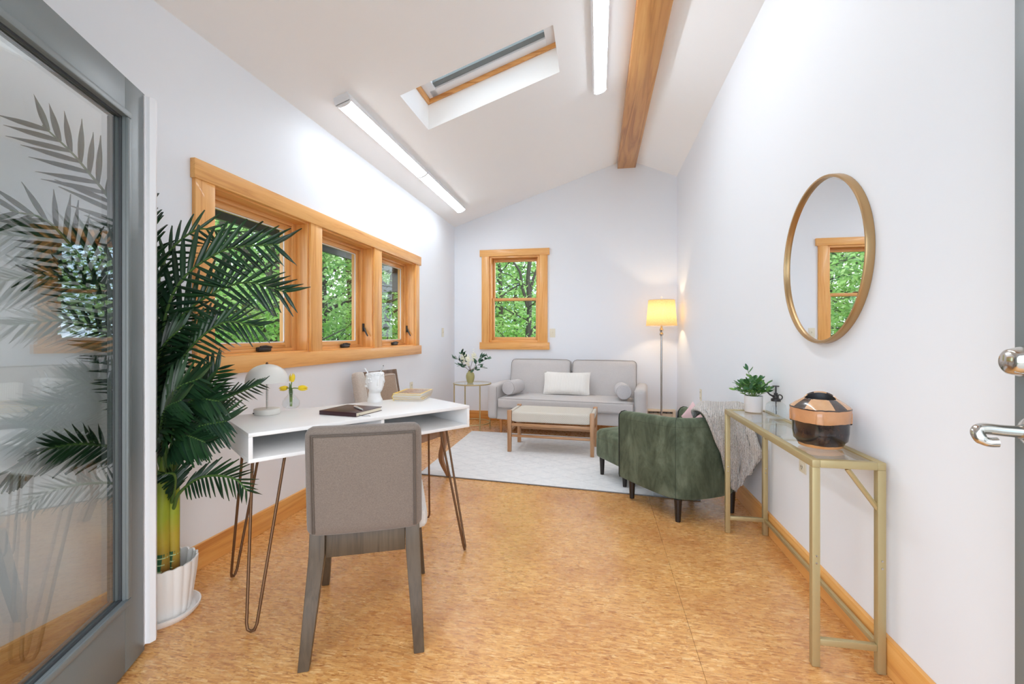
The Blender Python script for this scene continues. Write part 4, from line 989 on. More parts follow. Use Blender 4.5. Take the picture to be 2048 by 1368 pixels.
def backpt(x, z, off=-.042):
    p = Vector((x, off, z - (BZ + BT) / 2)); q = lean(p); return (q[0], q[1] - .205, q[2] + (BZ + BT) / 2)
for ins, r_ in ((.024, .0022), (.031, .0018)):
    s_ = [(-.2025 + ins, BZ + .02), (-.2025 + ins, BT - ins), (.2025 - ins, BT - ins), (.2025 - ins, BZ + .02)]
    pts = []
    for (x0, z0), (x1, z1) in zip(s_, s_[1:]): pts += [backpt(lerp(x0, x1, k / 10), lerp(z0, z1, k / 10), -.0395) for k in range(10)]
    pts.append(backpt(*s_[-1], -.0395)); MB().tube(pts, r_, 6).build('seam_welt', 'chair_welt', bk_)

# occasional chair on the far side of the desk
fc = Vector((-1.49, 3.36, 0)); fr_ = math.atan2(-.26, .97)      # faces +x, slightly to the camera
oc = thing('side_chair', 'wooden side chair with linen back against the left wall', 'chair', fc, fr_)
for x, y, fx, fy in ((.20, .21, .255, .235), (.20, -.21, .25, -.23), (-.20, .20, -.27, .235), (-.20, -.20, -.26, -.22)):
    wf = fc + Matrix.Rotation(fr_, 3, 'Z') @ Vector((fx, fy, 0)); on_rug = wf.y > 3.53 - .098 * (wf.x + 1.446) and wf.x > -1.49
    pts = spline([(x, y, .42), (x * 1.12, y * 1.02, .30), (x * 1.02, y * .98, .15), (fx, fy, .0095 if on_rug else 0)], 5)
    m = MB(); vv = []
    for i, p in enumerate(pts):
        w_ = .026 - .009 * i / (len(pts) - 1); vv += [(p.x - w_, p.y - w_ * .7, p.z), (p.x + w_, p.y - w_ * .7, p.z), (p.x + w_, p.y + w_ * .7, p.z), (p.x - w_, p.y + w_ * .7, p.z)]
    n4 = len(pts); m.add(vv, [(0, 1, 2, 3), tuple(4 * (n4 - 1) + j for j in range(4))[::-1]] + [(4 * s + j, 4 * s + 4 + j, 4 * s + 4 + (j + 1) % 4, 4 * s + (j + 1) % 4) for s in range(n4 - 1) for j in range(4)])
    m.build('leg', 'brown_wood', oc, bevel=.003)
for q in ((.185, -.2, .335, .215, .2, .40), (-.215, -.2, .335, -.185, .2, .40), (-.2, .185, .335, .2, .215, .40), (-.2, -.215, .335, .2, -.185, .40)): MB().box(*q).build('apron_rail', 'brown_wood', oc, bevel=.003)
MB().rbox((.01, 0, .435), .46, .47, .075, .03, 8, (0, 0, .015)).build('seat', 'linen_pale', oc)
tilt = Matrix.Rotation(R(-11), 3, 'Y')
def bp(x, y, z): v = tilt @ Vector((x, y, z)); return (v.x - .20, v.y, v.z + .42)
def tb(m, x0, y0, z0, x1, y1, z1):
    q = MB().box(x0, y0, z0, x1, y1, z1); return m.add([bp(*v) for v in q.v], q.f)
for y0, y1 in ((-.225, -.175), (.175, .225)): tb(MB(), -.018, y0, -.02, .018, y1, .445).build('back_post', 'dark_frame', oc, bevel=.004)
tb(MB(), -.018, -.175, .395, .018, .175, .445).build('crest_rail', 'dark_frame', oc, bevel=.004); tb(MB(), -.018, -.175, .06, .018, .175, .10).build('lower_rail', 'dark_frame', oc, bevel=.004)
q = MB().rbox((.012, 0, .25), .05, .37, .33, .02, 8, (.015, 0, 0)); q.v = [bp(*v) for v in q.v]; q.build('back_pad', 'linen', oc)
q = MB().tube([Vector((.036, y, z)) for y, z in ((-.17, .1), (-.17, .40), (.17, .40), (.17, .1))], .004, 6); q.v = [bp(*v) for v in q.v]; q.build('back_welt', 'linen_pale', oc)
tp_ = MB().rbox((.0, -.21, .24), .075, .10, .42, .03, 8); tp_.v = [bp(*v) for v in tp_.v]; tp_.build('side_pad', 'linen_pale', oc)

# ================================================================== RUG
zt = .009
cor = [(-1.446, 3.545), (.70, 3.335), (.66, 5.085), (-1.47, 5.24)]
rg = thing('area_rug', 'pale grey rug with a faint diamond trellis under the bench', 'rug', (-.4, 4.3, 0))
MB().hexa([(x + .4, y - 4.3, .0005) for x, y in cor], [(x + .4, y - 4.3, zt) for x, y in cor]).build('pile', 'rug', rg, bevel=.002)
MB().tube([(x + .4, y - 4.3, .0045) for x, y in cor], .0042, 8, closed=True).build('bound_edge', 'rug_edge', rg)

# ================================================================== SOFA
srz = R(-7.0); so = Vector((-.385, 5.07, 0))
sofa = thing('sofa', 'light grey two-seat sofa below the back window', 'sofa', so, srz)
SW, SD_ = 1.79, .76
MB().rbox((0, SD_ / 2 + .01, .235), SW - .2, SD_ - .04, .15, .02, 8).build('base', 'sofa', sofa)
for sgn in (-1, 1):
    ar = MB().rbox((sgn * (SW / 2 - .0625), SD_ / 2, .37), .125, SD_, .40, .04, 12, (.006, 0, .004)).build('arm', 'sofa', sofa)
    pts = [(sgn * (SW / 2 - .122), -.002, z) for z in (.18, .3, .4, .5, .545)]; MB().tube(pts, .003, 6).build('welt', 'piping', ar)
sc_ = MB().rbox((0, .325, .36), SW - .25, .66, .13, .035, 12, (0, .004, .018)).build('seat_cushion', 'sofa', sofa)
for z in (.415, .305):
    MB().tube([(x, .0035 + (.0 if abs(x) < .7 else .012), z) for x in [(-.76 + 1.52 * k / 12) for k in range(13)]], .0035, 6).build('welt', 'piping', sc_)
for i, (x0, x1) in enumerate(((-.775, -.012), (.012, .775))):
    hC = .45; wC = x1 - x0
    def ln_(p, hC=hC): k = (p.z + hC / 2) / hC; return (p.x, p.y + .13 * k, p.z)
    bc = MB().rbox(((x0 + x1) / 2, .52, .612), wC, .15, hC, .045, 12, (.0, .03, .012), ln_).build('back_cushion', 'sofa', sofa)
    pts = []
    r_ = .05
    outl = [(-wC / 2 + .003, -hC / 2 + .04)] + [(-wC / 2 + r_ - r_ * math.cos(R(a)), hC / 2 - r_ + r_ * math.sin(R(a))) for a in (0, 30, 60, 90)] + [(wC / 2 - r_ + r_ * math.sin(R(a)), hC / 2 - r_ + r_ * math.cos(R(a))) for a in (0, 30, 60, 90)] + [(wC / 2 - .003, -hC / 2 + .04)]
    for x, z in outl:
        q = ln_(Vector((x, -.05, z))); pts.append((q[0] + (x0 + x1) / 2, q[1] + .52, q[2] + .612 + .006))
    MB().tube(pts, .003, 6).build('welt', 'piping', bc)
MB().rbox((0, SD_ - .06, .45), SW - .26, .10, .5, .03, 8).build('back_frame', 'sofa', sofa)
for x in (-.74, .74):
    for y in (.06, .62):
        MB().lathe([(.014, .0105 if y < .3 else .0), (.022, .172)], 16, (x, y, 0)).build('leg', 'sofa_leg', sofa)
def on_sofa(x, y, z): v = Matrix.Rotation(srz, 3, 'Z') @ Vector((x, y, z)); return so + v
for sgn, lb in ((-1, 'grey bolster cushion at the left arm of the sofa'), (1, 'grey bolster cushion at the right arm of the sofa')):
    bo = thing('bolster', lb, 'cushion', on_sofa(sgn * .640, .205, .5285), srz, 'sofa bolsters')
    m = MB(); rr_ = .083; ln2 = .30
    q = MB().lathe([(.001, -.003), (.05, -.002), (.076, .003), (rr_, .016), (rr_ * 1.02, ln2 / 2), (rr_, ln2 - .016), (.076, ln2 - .003), (.05, ln2 + .002), (.001, ln2 + .003)], 28)
    an = R(10) * sgn
    m.add([(v[0] * math.cos(an) - (v[2] - .13) * math.sin(an), v[0] * math.sin(an) + (v[2] - .13) * math.cos(an), v[1]) for v in q.v], q.f)
    b_ = m.build('casing', 'bolster', bo)
    ring = [Vector(((rr_ - .004) * math.cos(2 * math.pi * k / 24), -.118, (rr_ - .004) * math.sin(2 * math.pi * k / 24))) for k in range(24)]
    MB().tube([(p.x * math.cos(an) - p.y * math.sin(an), p.x * math.sin(an) + p.y * math.cos(an), p.z) for p in ring], .003, 6, closed=True).build('welt', 'piping', bo)
lpw = thing('lumbar_pillow', 'white ribbed rectangular pillow in the middle of the sofa', 'cushion', on_sofa(-.02, .36, .575), srz)
def pil(w_, h_, t_, nn=14):
    m = MB(); vv = []; idx = {}
    for s_ in (-1, 1):
        for i in range(nn + 1):
            for j in range(nn + 1):
                u, v = i / nn * 2 - 1, j / nn * 2 - 1; th_ = t_ * (max(0, 1 - u ** 4) * max(0, 1 - v ** 4)) ** .55
                pin = 1 - .05 * (1 - abs(u)) * 0; x = u * w_ / 2 * (1 - .035 * (1 - v * v) * abs(u)); z = v * h_ / 2 * (1 - .07 * (1 - u * u) * abs(v))
                idx[(s_, i, j)] = len(vv); vv.append((x, s_ * th_ / 2, z))
    fs = []
    for i in range(nn):
        for j in range(nn):
            fs.append((idx[(-1, i, j)], idx[(-1, i + 1, j)], idx[(-1, i + 1, j + 1)], idx[(-1, i, j + 1)])); fs.append((idx[(1, i, j)], idx[(1, i, j + 1)], idx[(1, i + 1, j + 1)], idx[(1, i + 1, j)]))
    return m.add(vv, fs)
q = pil(.56, .28, .13); ct, st = math.cos(R(16)), math.sin(R(16)); q.v = [(x, y * ct + z * st, z * ct - y * st) for x, y, z in q.v]; q.build('cover', 'pillow', lpw)

# ================================================================== BENCH
bo_ = Vector((-.434, 4.555, 0)); brz = R(-3.8); bn = thing('bench', 'low wooden bench with woven cord seat on the rug', 'bench', bo_, brz)
for x in (-.40, .40):
    for y in (-.205, .205):
        s_ = .0205; m = MB(); m.hexa([(x - s_ * .85, y - s_ * .85, zt + .001), (x + s_ * .85, y - s_ * .85, zt + .001), (x + s_ * .85, y + s_ * .85, zt + .001), (x - s_ * .85, y + s_ * .85, zt + .001)], [(x - s_, y - s_, .415), (x + s_, y - s_, .415), (x + s_, y + s_, .415), (x - s_, y + s_, .415)])
        m.build('leg', 'bench_wood', bn, bevel=.003)
for y in (-.2, .2): MB().box(-.38, y - .011, .155, .38, y + .011, .178).build('stretcher', 'bench_wood_x', bn, bevel=.004)
for x in (-.4, .4): MB().box(x - .011, -.185, .205, x + .011, .185, .228).build('end_stretcher', 'bench_wood', bn, bevel=.004)
for y in (-.205, .205): MB().box(-.38, y - .012, .262, .38, y + .012, .29).build('seat_rail', 'bench_wood_x', bn, bevel=.003)
MB().rbox((0, 0, .352), .765, .435, .105, .022, 12, (0, 0, -.006)).build('woven_seat', 'bench_weave', bn)
for x in (-.4, .4): MB().rbox((x, 0, .375), .035, .37, .06, .012, 6).build('woven_end', 'bench_weave', bn)

# ================================================================== SIDE TABLE with flowers
sp_ = Vector((-1.52, 5.43, 0)); TZ = .56; TR = .228
st_ = thing('side_table', 'round glass-topped gold side table in the far left corner', 'table', sp_)
MB().tube([(TR * math.cos(2 * math.pi * k / 48), TR * math.sin(2 * math.pi * k / 48), TZ - .008) for k in range(48)], .008, 8, closed=True).build('top_ring', 'gold', st_)
MB().lathe([(.001, TZ - .008), (TR - .006, TZ - .008), (TR - .006, TZ - .001), (.001, TZ - .001)], 48).build('glass_top', 'table_glass', st_)
MB().tube([(TR * .97 * math.cos(2 * math.pi * k / 48), TR * .97 * math.sin(2 * math.pi * k / 48), .075) for k in range(48)], .006, 8, closed=True).build('lower_ring', 'gold', st_)
for a in (-50, 22, 130, 202):
    x, y = TR * .97 * math.cos(R(a)), TR * .97 * math.sin(R(a)); MB().tube([(x, y, .001), (x, y, TZ - .01)], .0075, 10).build('leg', 'gold', st_)
fv = Vector((-1.545, 5.43, TZ))
vz = MB().lathe([(.001, .0), (.034, .0), (.040, .012), (.052, .06), (.054, .085), (.046, .115), (.030, .132), (.027, .140), (.031, .148), (.026, .147), (.0235, .138), (.032, .12), (.04, .09), (.036, .03), (.001, .02)], 32).build('flower_vase', 'vase_olive', None, fv)
tag(vz, 'olive-yellow vase on the gold side table', 'vase')
lm = MB(); vv = []
for i in range(7):
    k = i / 6; wd = .5 * math.sin(math.pi * (k * .94 + .03)) ** .75; vv += [(k, wd, -.10 * k * k - .06 * wd), (k, 0, .03 - .10 * k * k), (k, -wd, -.10 * k * k - .06 * wd)]
lm.add(vv, [(3 * i + j, 3 * i + 3 + j, 3 * i + 4 + j, 3 * i + 1 + j) for i in range(6) for j in range(2)])
tmp = lm.build('leaf', 'euc_leaf'); LF_E = tmp.data; bpy.data.objects.remove(tmp)
tmp = lm.build('leaf', 'small_leaf'); LF_S = tmp.data; bpy.data.objects.remove(tmp)
def put_leaf(mesh, parent, p, d, L_, W_, rng, name='leaf'):
    d = Vector(d).normalized(); up = Vector((rng.uniform(-.5, .5), rng.uniform(-.5, .5) - .35, 1)); nn = (up - d * up.dot(d)).normalized(); wv = nn.cross(d)
    o = bpy.data.objects.new(name, mesh); col.objects.link(o); o.parent = parent
    o.matrix_local = Matrix(((d.x * L_, wv.x * W_, nn.x * L_, p[0]), (d.y * L_, wv.y * W_, nn.y * L_, p[1]), (d.z * L_, wv.z * W_, nn.z * L_, p[2]), (0, 0, 0, 1))); return o
def root(k):                                            # ten stems side by side in the neck
    a = k * 2 * math.pi / 7 + 2.6 if k < 7 else (k - 7) * 2 * math.pi / 3; r_ = .0165 if k < 7 else .007
    return Vector((r_ * math.cos(a), r_ * math.sin(a), .03)), Vector((r_ * math.cos(a), r_ * math.sin(a), .146))
ORD = [0, 6, 1, 3, 4, 2, 5]
sprigs = [(908, 715, 'green leaf sprig reaching farthest left in the olive vase'), (922, 705, 'green leaf sprig rising upper left in the olive vase'), (918, 730, 'short green leaf sprig low on the left of the olive vase'), (978, 716, 'green leaf sprig reaching farthest right in the olive vase'),
          (966, 711, 'green leaf sprig rising upper right in the olive vase'), (968, 735, 'green leaf sprig low on the right of the olive vase'), (953, 740, 'short leaf sprig hanging beside the olive vase neck')]
tv = -fv.x * SN + fv.y * CS
for i, (px, py, lb) in enumerate(sprigs):
    rng = random.Random(300 + i); tip = at(px, py, tv + rng.uniform(-.1, .08)) - fv; t_ = thing('leaf_sprig', lb, 'foliage', fv, 0, 'stems in the olive vase')
    ra, rb3 = root(ORD[i]); P_ = spline([ra, rb3, rb3 + Vector((tip.x * .12, tip.y * .12, .022)), (tip.x * .7, tip.y * .7, lerp(.18, tip.z, .75)), tip], 6); MB().tube(P_, [.0024 - .0012 * k / (len(P_) - 1) for k in range(len(P_))], 6).build('stem', 'twig', t_)
    m = len(P_)
    for j in range(9 if i < 5 else 5):
        k = int(m * (.62 + .38 * j / 9.0)) if i < 5 else int(m * (.66 + .34 * j / 5.0)); k = min(k, m - 1); d = (P_[k] - P_[k - 1]).normalized(); a = rng.uniform(0, 6.28)
        dd = d * .7 + Vector((math.cos(a), math.sin(a) * .6, rng.uniform(-.3, .7))) * .8; put_leaf(LF_E, t_, P_[k], dd, rng.uniform(.05, .075), rng.uniform(.03, .042), rng)
for i, (px, py, lb) in enumerate(((926, 716, 'white blossom spike left in the olive vase'), (936, 722, 'white blossom spike low in the centre of the olive vase'), (948, 712, 'white blossom spike right in the olive vase'))):
    rng = random.Random(400 + i); tip = at(px, py, tv - .03 + (.07, -.05, .05)[i]) - fv; t_ = thing('blossom_stem', lb, 'flower', fv, 0, 'stems in the olive vase')
    ra, rb3 = root(7 + i); MB().tube(spline([ra, rb3, rb3.lerp(tip, .4) + Vector((0, 0, .012)), tip], 6), .0022, 6).build('stem', 'twig', t_)
    m = MB()
    for _ in range(70):
        p = tip + Vector((rng.gauss(0, .014), rng.gauss(0, .014), rng.gauss(.0, .030))); r_ = rng.uniform(.006, .011); m.ell(p, r_, r_, r_ * .8, 6, 4)
    stuff(m.build('floret_cluster', 'petal_white', t_))

# ================================================================== FLOOR LAMP
fl_ = ony(1323, 700, 5.62); fl_.z = 0
lampT = thing('floor_lamp', 'lit floor lamp with cream linen shade in the right corner', 'lamp', fl_)
MB().lathe([(.001, 0), (.13, 0), (.132, .008), (.12, .02), (.05, .03), (.018, .05), (.011, .07), (.001, .07)], 36).build('base', 'nickel', lampT)
MB().lathe([(.011, .06), (.0125, 1.13), (.0125, 1.14), (.020, 1.15), (.024, 1.16), (.018, 1.175), (.013, 1.18), (.020, 1.195), (.024, 1.21), (.016, 1.225), (.010, 1.24), (.010, 1.33), (.001, 1.33)], 20).build('pole', 'nickel', lampT)
sh = MB().lathe([(.176, 1.258), (.150, 1.563)], 56); sh.f = [f for f in sh.f if len(f) == 4]
so_ = sh.build('lamp_shade', 'shade', lampT)
for r_, z in ((.176, 1.259), (.150, 1.562)): MB().tube([(r_ * math.cos(2 * math.pi * k / 40), r_ * math.sin(2 * math.pi * k / 40), z) for k in range(40)], .003, 6, closed=True).build('rim', 'linen_pale', so_)
spd = MB()
for a in (0, 120, 240): spd.tube([(0, 0, 1.545), (.15 * math.cos(R(a)), .15 * math.sin(R(a)), 1.556)], .002, 5)
spd.tube([(.009, .03, 1.33), (.012, .05, 1.42), (.0, .0, 1.54)], .002, 5); spd.build('harp', 'nickel', lampT)
MB().lathe([(.004, 1.545), (.004, 1.57), (.011, 1.575), (.008, 1.585), (.013, 1.595), (.008, 1.606), (.001, 1.612)], 14).build('finial', 'plaster', lampT)
bulb = bpy.data.lights.new('lamp_bulb', 'POINT'); bulb.energy = 6.0; bulb.color = (1.0, .74, .46); bulb.shadow_soft_size = .025
bo2 = bpy.data.objects.new('lamp_bulb', bulb); col.objects.link(bo2); bo2.parent = lampT; bo2.location = (0, 0, 1.41)

# ================================================================== ARMCHAIR AND OTTOMAN
ac = Vector((.67, 3.053, 0)); ax = Vector((-.506, .863, 0)); arz = math.atan2(ax.y, ax.x) - R(90)   # local +y = facing
arm = thing('armchair', 'dark green velvet barrel armchair seen from behind', 'armchair', ac, arz)
# outer outline, local: x right of the sitter (-x = towards the desk), counter-clockwise from left arm end round the back
base_o = [(-.30, .50), (-.292, .36), (-.280, .22), (-.262, .09), (-.225, .005), (-.15, -.045), (0, -.062), (.15, -.045), (.225, .005), (.262, .09), (.280, .22), (.292, .36), (.30, .50)]
so_pts = spline([(x, y, 0) for x, y in base_o], 4); K = len(so_pts)
def normal2(i):
    t_ = so_pts[min(i + 1, K - 1)] - so_pts[max(i - 1, 0)]; return Vector((t_.y, -t_.x, 0)).normalized() * -1
thk = .085; m = MB(); vv = []; rows = [(0, .135, .015), (0, .15, .0), (0, .35, -.004), (0, .57, -.008), (0, .0, 0)]
prof = []
for i in range(K):
    n2 = normal2(i); f_ = abs(i / (K - 1) * 2 - 1); top = .635 - .028 * f_ ** 3 + .006 * math.cos(f_ * 9) * 0
    p = so_pts[i]; th_ = thk
    ring = [(.0, .14), (-.006, .16), (-.006, .40), (-.008, top - .05), (-.004, top - .022), (.014, top - .004), (.042, top), (.068, top - .008), (th_, top - .03), (th_ + .004, top - .07), (th_ + .01, .40), (th_ + .01, .14)]
    for o_, z in ring: q = p + n2 * o_ * 1.0; vv.append((q.x, q.y, z))
Q = 12
m.add(vv, [(i * Q + k, (i + 1) * Q + k, (i + 1) * Q + (k + 1) % Q, i * Q + (k + 1) % Q) for i in range(K - 1) for k in range(Q)] + [tuple(range(Q)), tuple(range((K - 1) * Q, K * Q))[::-1]])
bk2 = m.build('back_shell', 'velvet', arm)
for i in (0, K - 1):
    pts = [Vector(vv[i * Q + k]) + Vector((0, .002, 0)) for k in range(0, 12)]; MB().tube(pts, .0045, 6).build('arm_piping', 'black_pipe', bk2)
for i in (16, 32):
    pts = [Vector(vv[i * Q + k]) for k in range(0, 7)]; MB().tube(pts, .0013, 6).build('seam', 'velvet_seam', bk2)
MB().tube([Vector(vv[i * Q + 4]) + Vector((0, 0, -.03)) - normal2(i) * .003 for i in range(K)], .0013, 6).build('top_seam', 'velvet_seam', bk2)
MB().rbox((0, .255, .30), .43, .50, .24, .05, 10, (0, 0, .02)).build('seat_cushion', 'velvet', arm)
MB().rbox((0, .23, .165), .46, .50, .06, .02, 8).build('seat_base', 'velvet', arm)
for px, py in ((1264, 999), (1356, 1043), (1463, 1025)):
    b = loc2(onz(px, py), ac, arz); MB().lathe([(.016, .0), (.024, .14)], 16, (b.x, b.y, .0105 if px < 1300 else 0.0)).build('leg', 'black_leg', arm)
MB().lathe([(.016, .0), (.024, .14)], 16, (.258, .416, .0105)).build('leg', 'black_leg', arm)
ot = thing('ottoman', 'small green velvet ottoman in front of the armchair', 'ottoman', ac + ax * .80, arz)
MB().rbox((0, 0, .24), .42, .42, .19, .035, 10, (.004, .004, .0)).build('body', 'velvet', ot)
MB().rbox((0, 0, .33), .425, .425, .10, .045, 10, (0, 0, .03)).build('cushion_top', 'velvet', ot)
for x in (-.169, .169):
    for y in (-.162, .162): MB().lathe([(.015, .0105), (.022, .15)], 16, (x, y, 0)).build('leg', 'black_leg', ot)
# pink pillow corner in the chair
pk = thing('accent_pillow', 'small pink and white pillow tucked in the armchair', 'cushion', ac + Matrix.Rotation(arz, 3, 'Z') @ Vector((.138, .265, .566)), arz + R(90))
q = pil(.17, .17, .055, 10); q.v = [(x * .72 - z * .70, y, x * .70 + z * .72) for x, y, z in q.v]; q.build('cover', 'pink', pk)
# knitted throw over the right corner
rows = [
 [(1388, 838, 2.93), (1405, 826, 2.98), (1440, 820, 3.14), (1475, 822, 3.06), (1497, 828, 2.86)],
 [(1386, 822, 2.87), (1404, 806, 2.94), (1440, 807, 3.06), (1474, 806, 3.02), (1499, 815, 2.84)],
 [(1404, 827, 2.80), (1424, 829, 2.80), (1452, 829, 2.85), (1482, 832, 2.87), (1506, 838, 2.79)],
 [(1418, 852, 2.77), (1436, 858, 2.79), (1458, 860, 2.81), (1486, 864, 2.82), (1512, 866, 2.74)],
 [(1430, 884, 2.78), (1448, 890, 2.79), (1470, 892, 2.82), (1497, 892, 2.78), (1519, 890, 2.69)],
 [(1441, 908, 2.80), (1456, 925, 2.81), (1478, 924, 2.83), (1503, 918, 2.76), (1525, 906, 2.665)],
 [(1450, 940, 2.82), (1461, 960, 2.83), (1473, 968, 2.84), (1494, 944, 2.79), (1514, 926, 2.70)],
 [(1456, 955, 2.83), (1464, 970, 2.84), (1472, 983, 2.85), (1488, 960, 2.80), (1505, 942, 2.73)]]
G = [spline([at(*p) for p in r_], 9) for r_ in rows]; nc = len(G[0])
cols_ = [spline([G[j][i] for j in range(len(G))], 7) for i in range(nc)]; nr = len(cols_[0])
tho = at(1460, 900, 2.9); vv = []
for i in range(nc):
    for j in range(nr):
        p = cols_[i][j]; v_ = -ray(1460, 880).normalized(); f_ = .012 * math.sin(i * .72 + j * .09) + .010 * noise.noise(p * 14) + .004 * math.sin(j * .8) * (j < 14)
        vv.append(p + v_ * f_ - tho)
th = thing('throw_blanket', 'cream cable-knit throw draped over the armchair back', 'blanket', tho)
mo = MB().add(vv, [(i * nr + j, (i + 1) * nr + j, (i + 1) * nr + j + 1, i * nr + j + 1) for i in range(nc - 1) for j in range(nr - 1)]).build('knitted_cloth', 'knit', th)
sm = mo.modifiers.new('thickness', 'SOLIDIFY'); sm.thickness = .012; sm.offset = -1

# ================================================================== CONSOLE TABLE AND ITS THINGS
KZ = .717; kx0, kx1, ky0, ky1 = .732, .958, 1.742, 2.852; s_ = .0125
ko = Vector(((kx0 + kx1) / 2, (ky0 + ky1) / 2, 0)); cn = thing('console_table', 'narrow gold metal console table with glass top on the right wall', 'console table', ko)
x0, x1, y0, y1 = kx0 - ko.x, kx1 - ko.x, ky0 - ko.y, ky1 - ko.y
for x in (x0 + s_, x1 - s_):
    for y in (y0 + s_, y1 - s_):
        lg = MB().box(x - s_, y - s_, .001, x + s_, y + s_, KZ - .026).build('leg', 'gold', cn, bevel=.0015)
        for z in (.36, .385): MB().lathe([(.001, 0), (.0035, 0), (.0035, .0025), (.001, .003)], 10, (0, 0, 0)).build('bolt', 'steel', lg).matrix_local = Matrix.Translation((x, y - s_, z)) @ Matrix.Rotation(R(90), 4, 'X')
for x in (x0 + s_, x1 - s_): MB().box(x - s_, y0, KZ - .026, x + s_, y1, KZ).build('top_rail', 'gold', cn, bevel=.0015)
for y in (y0 + s_, y1 - s_): MB().box(x0 + 2 * s_, y - s_, KZ - .026, x1 - 2 * s_, y + s_, KZ).build('end_rail', 'gold', cn, bevel=.0015)
for y in (-.183, .183): MB().box(x0 + 2 * s_, y - .006, KZ - .016, x1 - 2 * s_, y + .006, KZ - .009).build('cross_bar', 'gold', cn)
for ya, yb in ((y0 + 2 * s_, -.185), (-.181, .181), (.185, y1 - 2 * s_)): MB().box(x0 + 2 * s_, ya, KZ - .008, x1 - 2 * s_, yb, KZ - .003).build('glass_panel', 'table_glass', cn, smooth=False)
for y in (y0 + s_, y1 - s_): MB().box(x0 + 2 * s_, y - .009, .075, x1 - 2 * s_, y + .009, .097).build('end_stretcher', 'gold', cn, bevel=.0015)
MB().box(x1 - s_ - .008, y0 + 2 * s_, .078, x1 - s_ + .008, y1 - 2 * s_, .096).build('stretcher', 'gold', cn, bevel=.0015)
MB().tube([(x1 - s_ - .10, y0 + s_ , KZ - .028), (x1 - s_, y0 + s_, KZ - .17)], .0085, 6).build('brace', 'gold', cn)
MB().tube([(x1 - s_, y1 - s_ - .10, KZ - .028), (x1 - s_, y1 - s_, KZ - .17)], .0085, 6).build('brace', 'gold', cn)

kp = onz(1507, 823, KZ); kp.z = KZ
pp = thing('potted_plant', 'small bushy green plant in a white cylinder pot on the console', 'plant', kp)
MB().lathe([(.001, 0), (.044, 0), (.047, .004), (.048, .09), (.044, .09), (.042, .07), (.001, .07)], 32).build('pot', 'ceramic_white', pp)
MB().lathe([(.001, .083), (.043, .08)], 24).build('soil', 'soil', pp)
rng = random.Random(55); nl_ = 0
for i in range(26):
    a = i * 2.4; sp = .25 + .75 * ((i * 7) % 26) / 25; tip = Vector((math.cos(a) * .10 * sp, math.sin(a) * .085 * sp, .10 + .085 * (1.15 - sp) + rng.uniform(-.01, .02) + (.05 if i == 4 else 0)))
    if tip.x + kp.x > XR - .035: tip.x = XR - .04 - kp.x
    P_ = spline([(tip.x * .1, tip.y * .1, .07), (tip.x * .5, tip.y * .5, lerp(.07, tip.z, .65)), tip], 4); sm_ = MB().tube(P_, .0014, 5).build('stem', 'stem_green', pp)
    for j in range(7):
        k = min(len(P_) - 1, 3 + j); d = (P_[k] - P_[k - 1]).normalized(); aa = j * 2.2 + i; dd = d * .6 + Vector((math.cos(aa), math.sin(aa), rng.uniform(.0, .6))) * .8
        if j == 6: dd = d
        put_leaf(LF_S, sm_, P_[k], dd, rng.uniform(.03, .043), rng.uniform(.016, .022), rng)

bp_ = onz(1555, 836, KZ); bp_.z = KZ; bp_.x = min(bp_.x, .915)
bt = thing('spray_bottle', 'ribbed clear glass mister bottle with black pump on the console', 'bottle', bp_)
MB().lathe([(.001, .002), (.045, .002), (.048, .008), (.048, .056), (.044, .072), (.030, .083), (.020, .087), (.020, .092)], 96, (0, 0, 0), lambda a, z: .018 * math.sin(a * 24)).build('glass_body', 'vase_glass', bt)
MB().lathe([(.023, .088), (.023, .100), (.014, .104), (.014, .118), (.009, .121), (.009, .13), (.004, .132), (.004, .164), (.001, .164)], 20).build('pump', 'black_plastic', bt)
MB().lathe([(.001, .164), (.016, .164), (.016, .168), (.001, .170)], 18).build('plunger', 'black_plastic', bt)
MB().tube([(-.008, 0, .11), (-.03, -.004, .122), (-.044, -.006, .136)], [.005, .004, .003], 8).build('nozzle', 'black_plastic', bt)
MB().tube([(.018 + .013 * math.cos(R(q)), 0, .108 + .013 * math.sin(R(q))) for q in range(-150, 160, 20)], .003, 8).build('finger_ring', 'black_plastic', bt)
MB().tube([(0, 0, .088), (.002, 0, .02)], .0025, 6).build('dip_tube', 'black_plastic', bt)

cp = onz(1657, 893, KZ); cp.z = KZ; cp.x = .852
jar = thing('stoneware_jar', 'tan and black glazed stoneware jar on the console', 'jar', cp, R(-24))
def sq(a, z): return .06 * (abs(math.cos(2 * a)) ** 2) * (1 if z > .02 else .4) - .02
MB().lathe([(.001, .0), (.062, .0), (.072, .004), (.078, .022), (.086, .03), (.090, .06), (.091, .095), (.095, .100), (.096, .132), (.099, .152), (.094, .158), (.080, .170), (.064, .181), (.056, .186), (.052, .183), (.045, .15), (.001, .14)], 64, (0, 0, 0), sq).build('body', 'stoneware', jar)
cv_ = MB(); vv = []; nq = 40                                      # collar: low lip in front, arched lip behind
for k in range(nq):
    a = 2 * math.pi * k / nq; hi = .001 + .024 * max(0, math.sin(a)) ** 1.3
    for rr, zz_ in ((.058, .176), (.056, .184 + hi * .6), (.054, .185 + hi), (.051, .184 + hi * .9), (.050, .172)): vv.append((rr * math.cos(a), rr * .78 * math.sin(a), zz_))
cv_.add(vv, [(k * 5 + q, ((k + 1) % nq) * 5 + q, ((k + 1) % nq) * 5 + q + 1, k * 5 + q + 1) for k in range(nq) for q in range(4)])
cv_.build('collar', 'stoneware', jar)
inn = MB(); vv = []
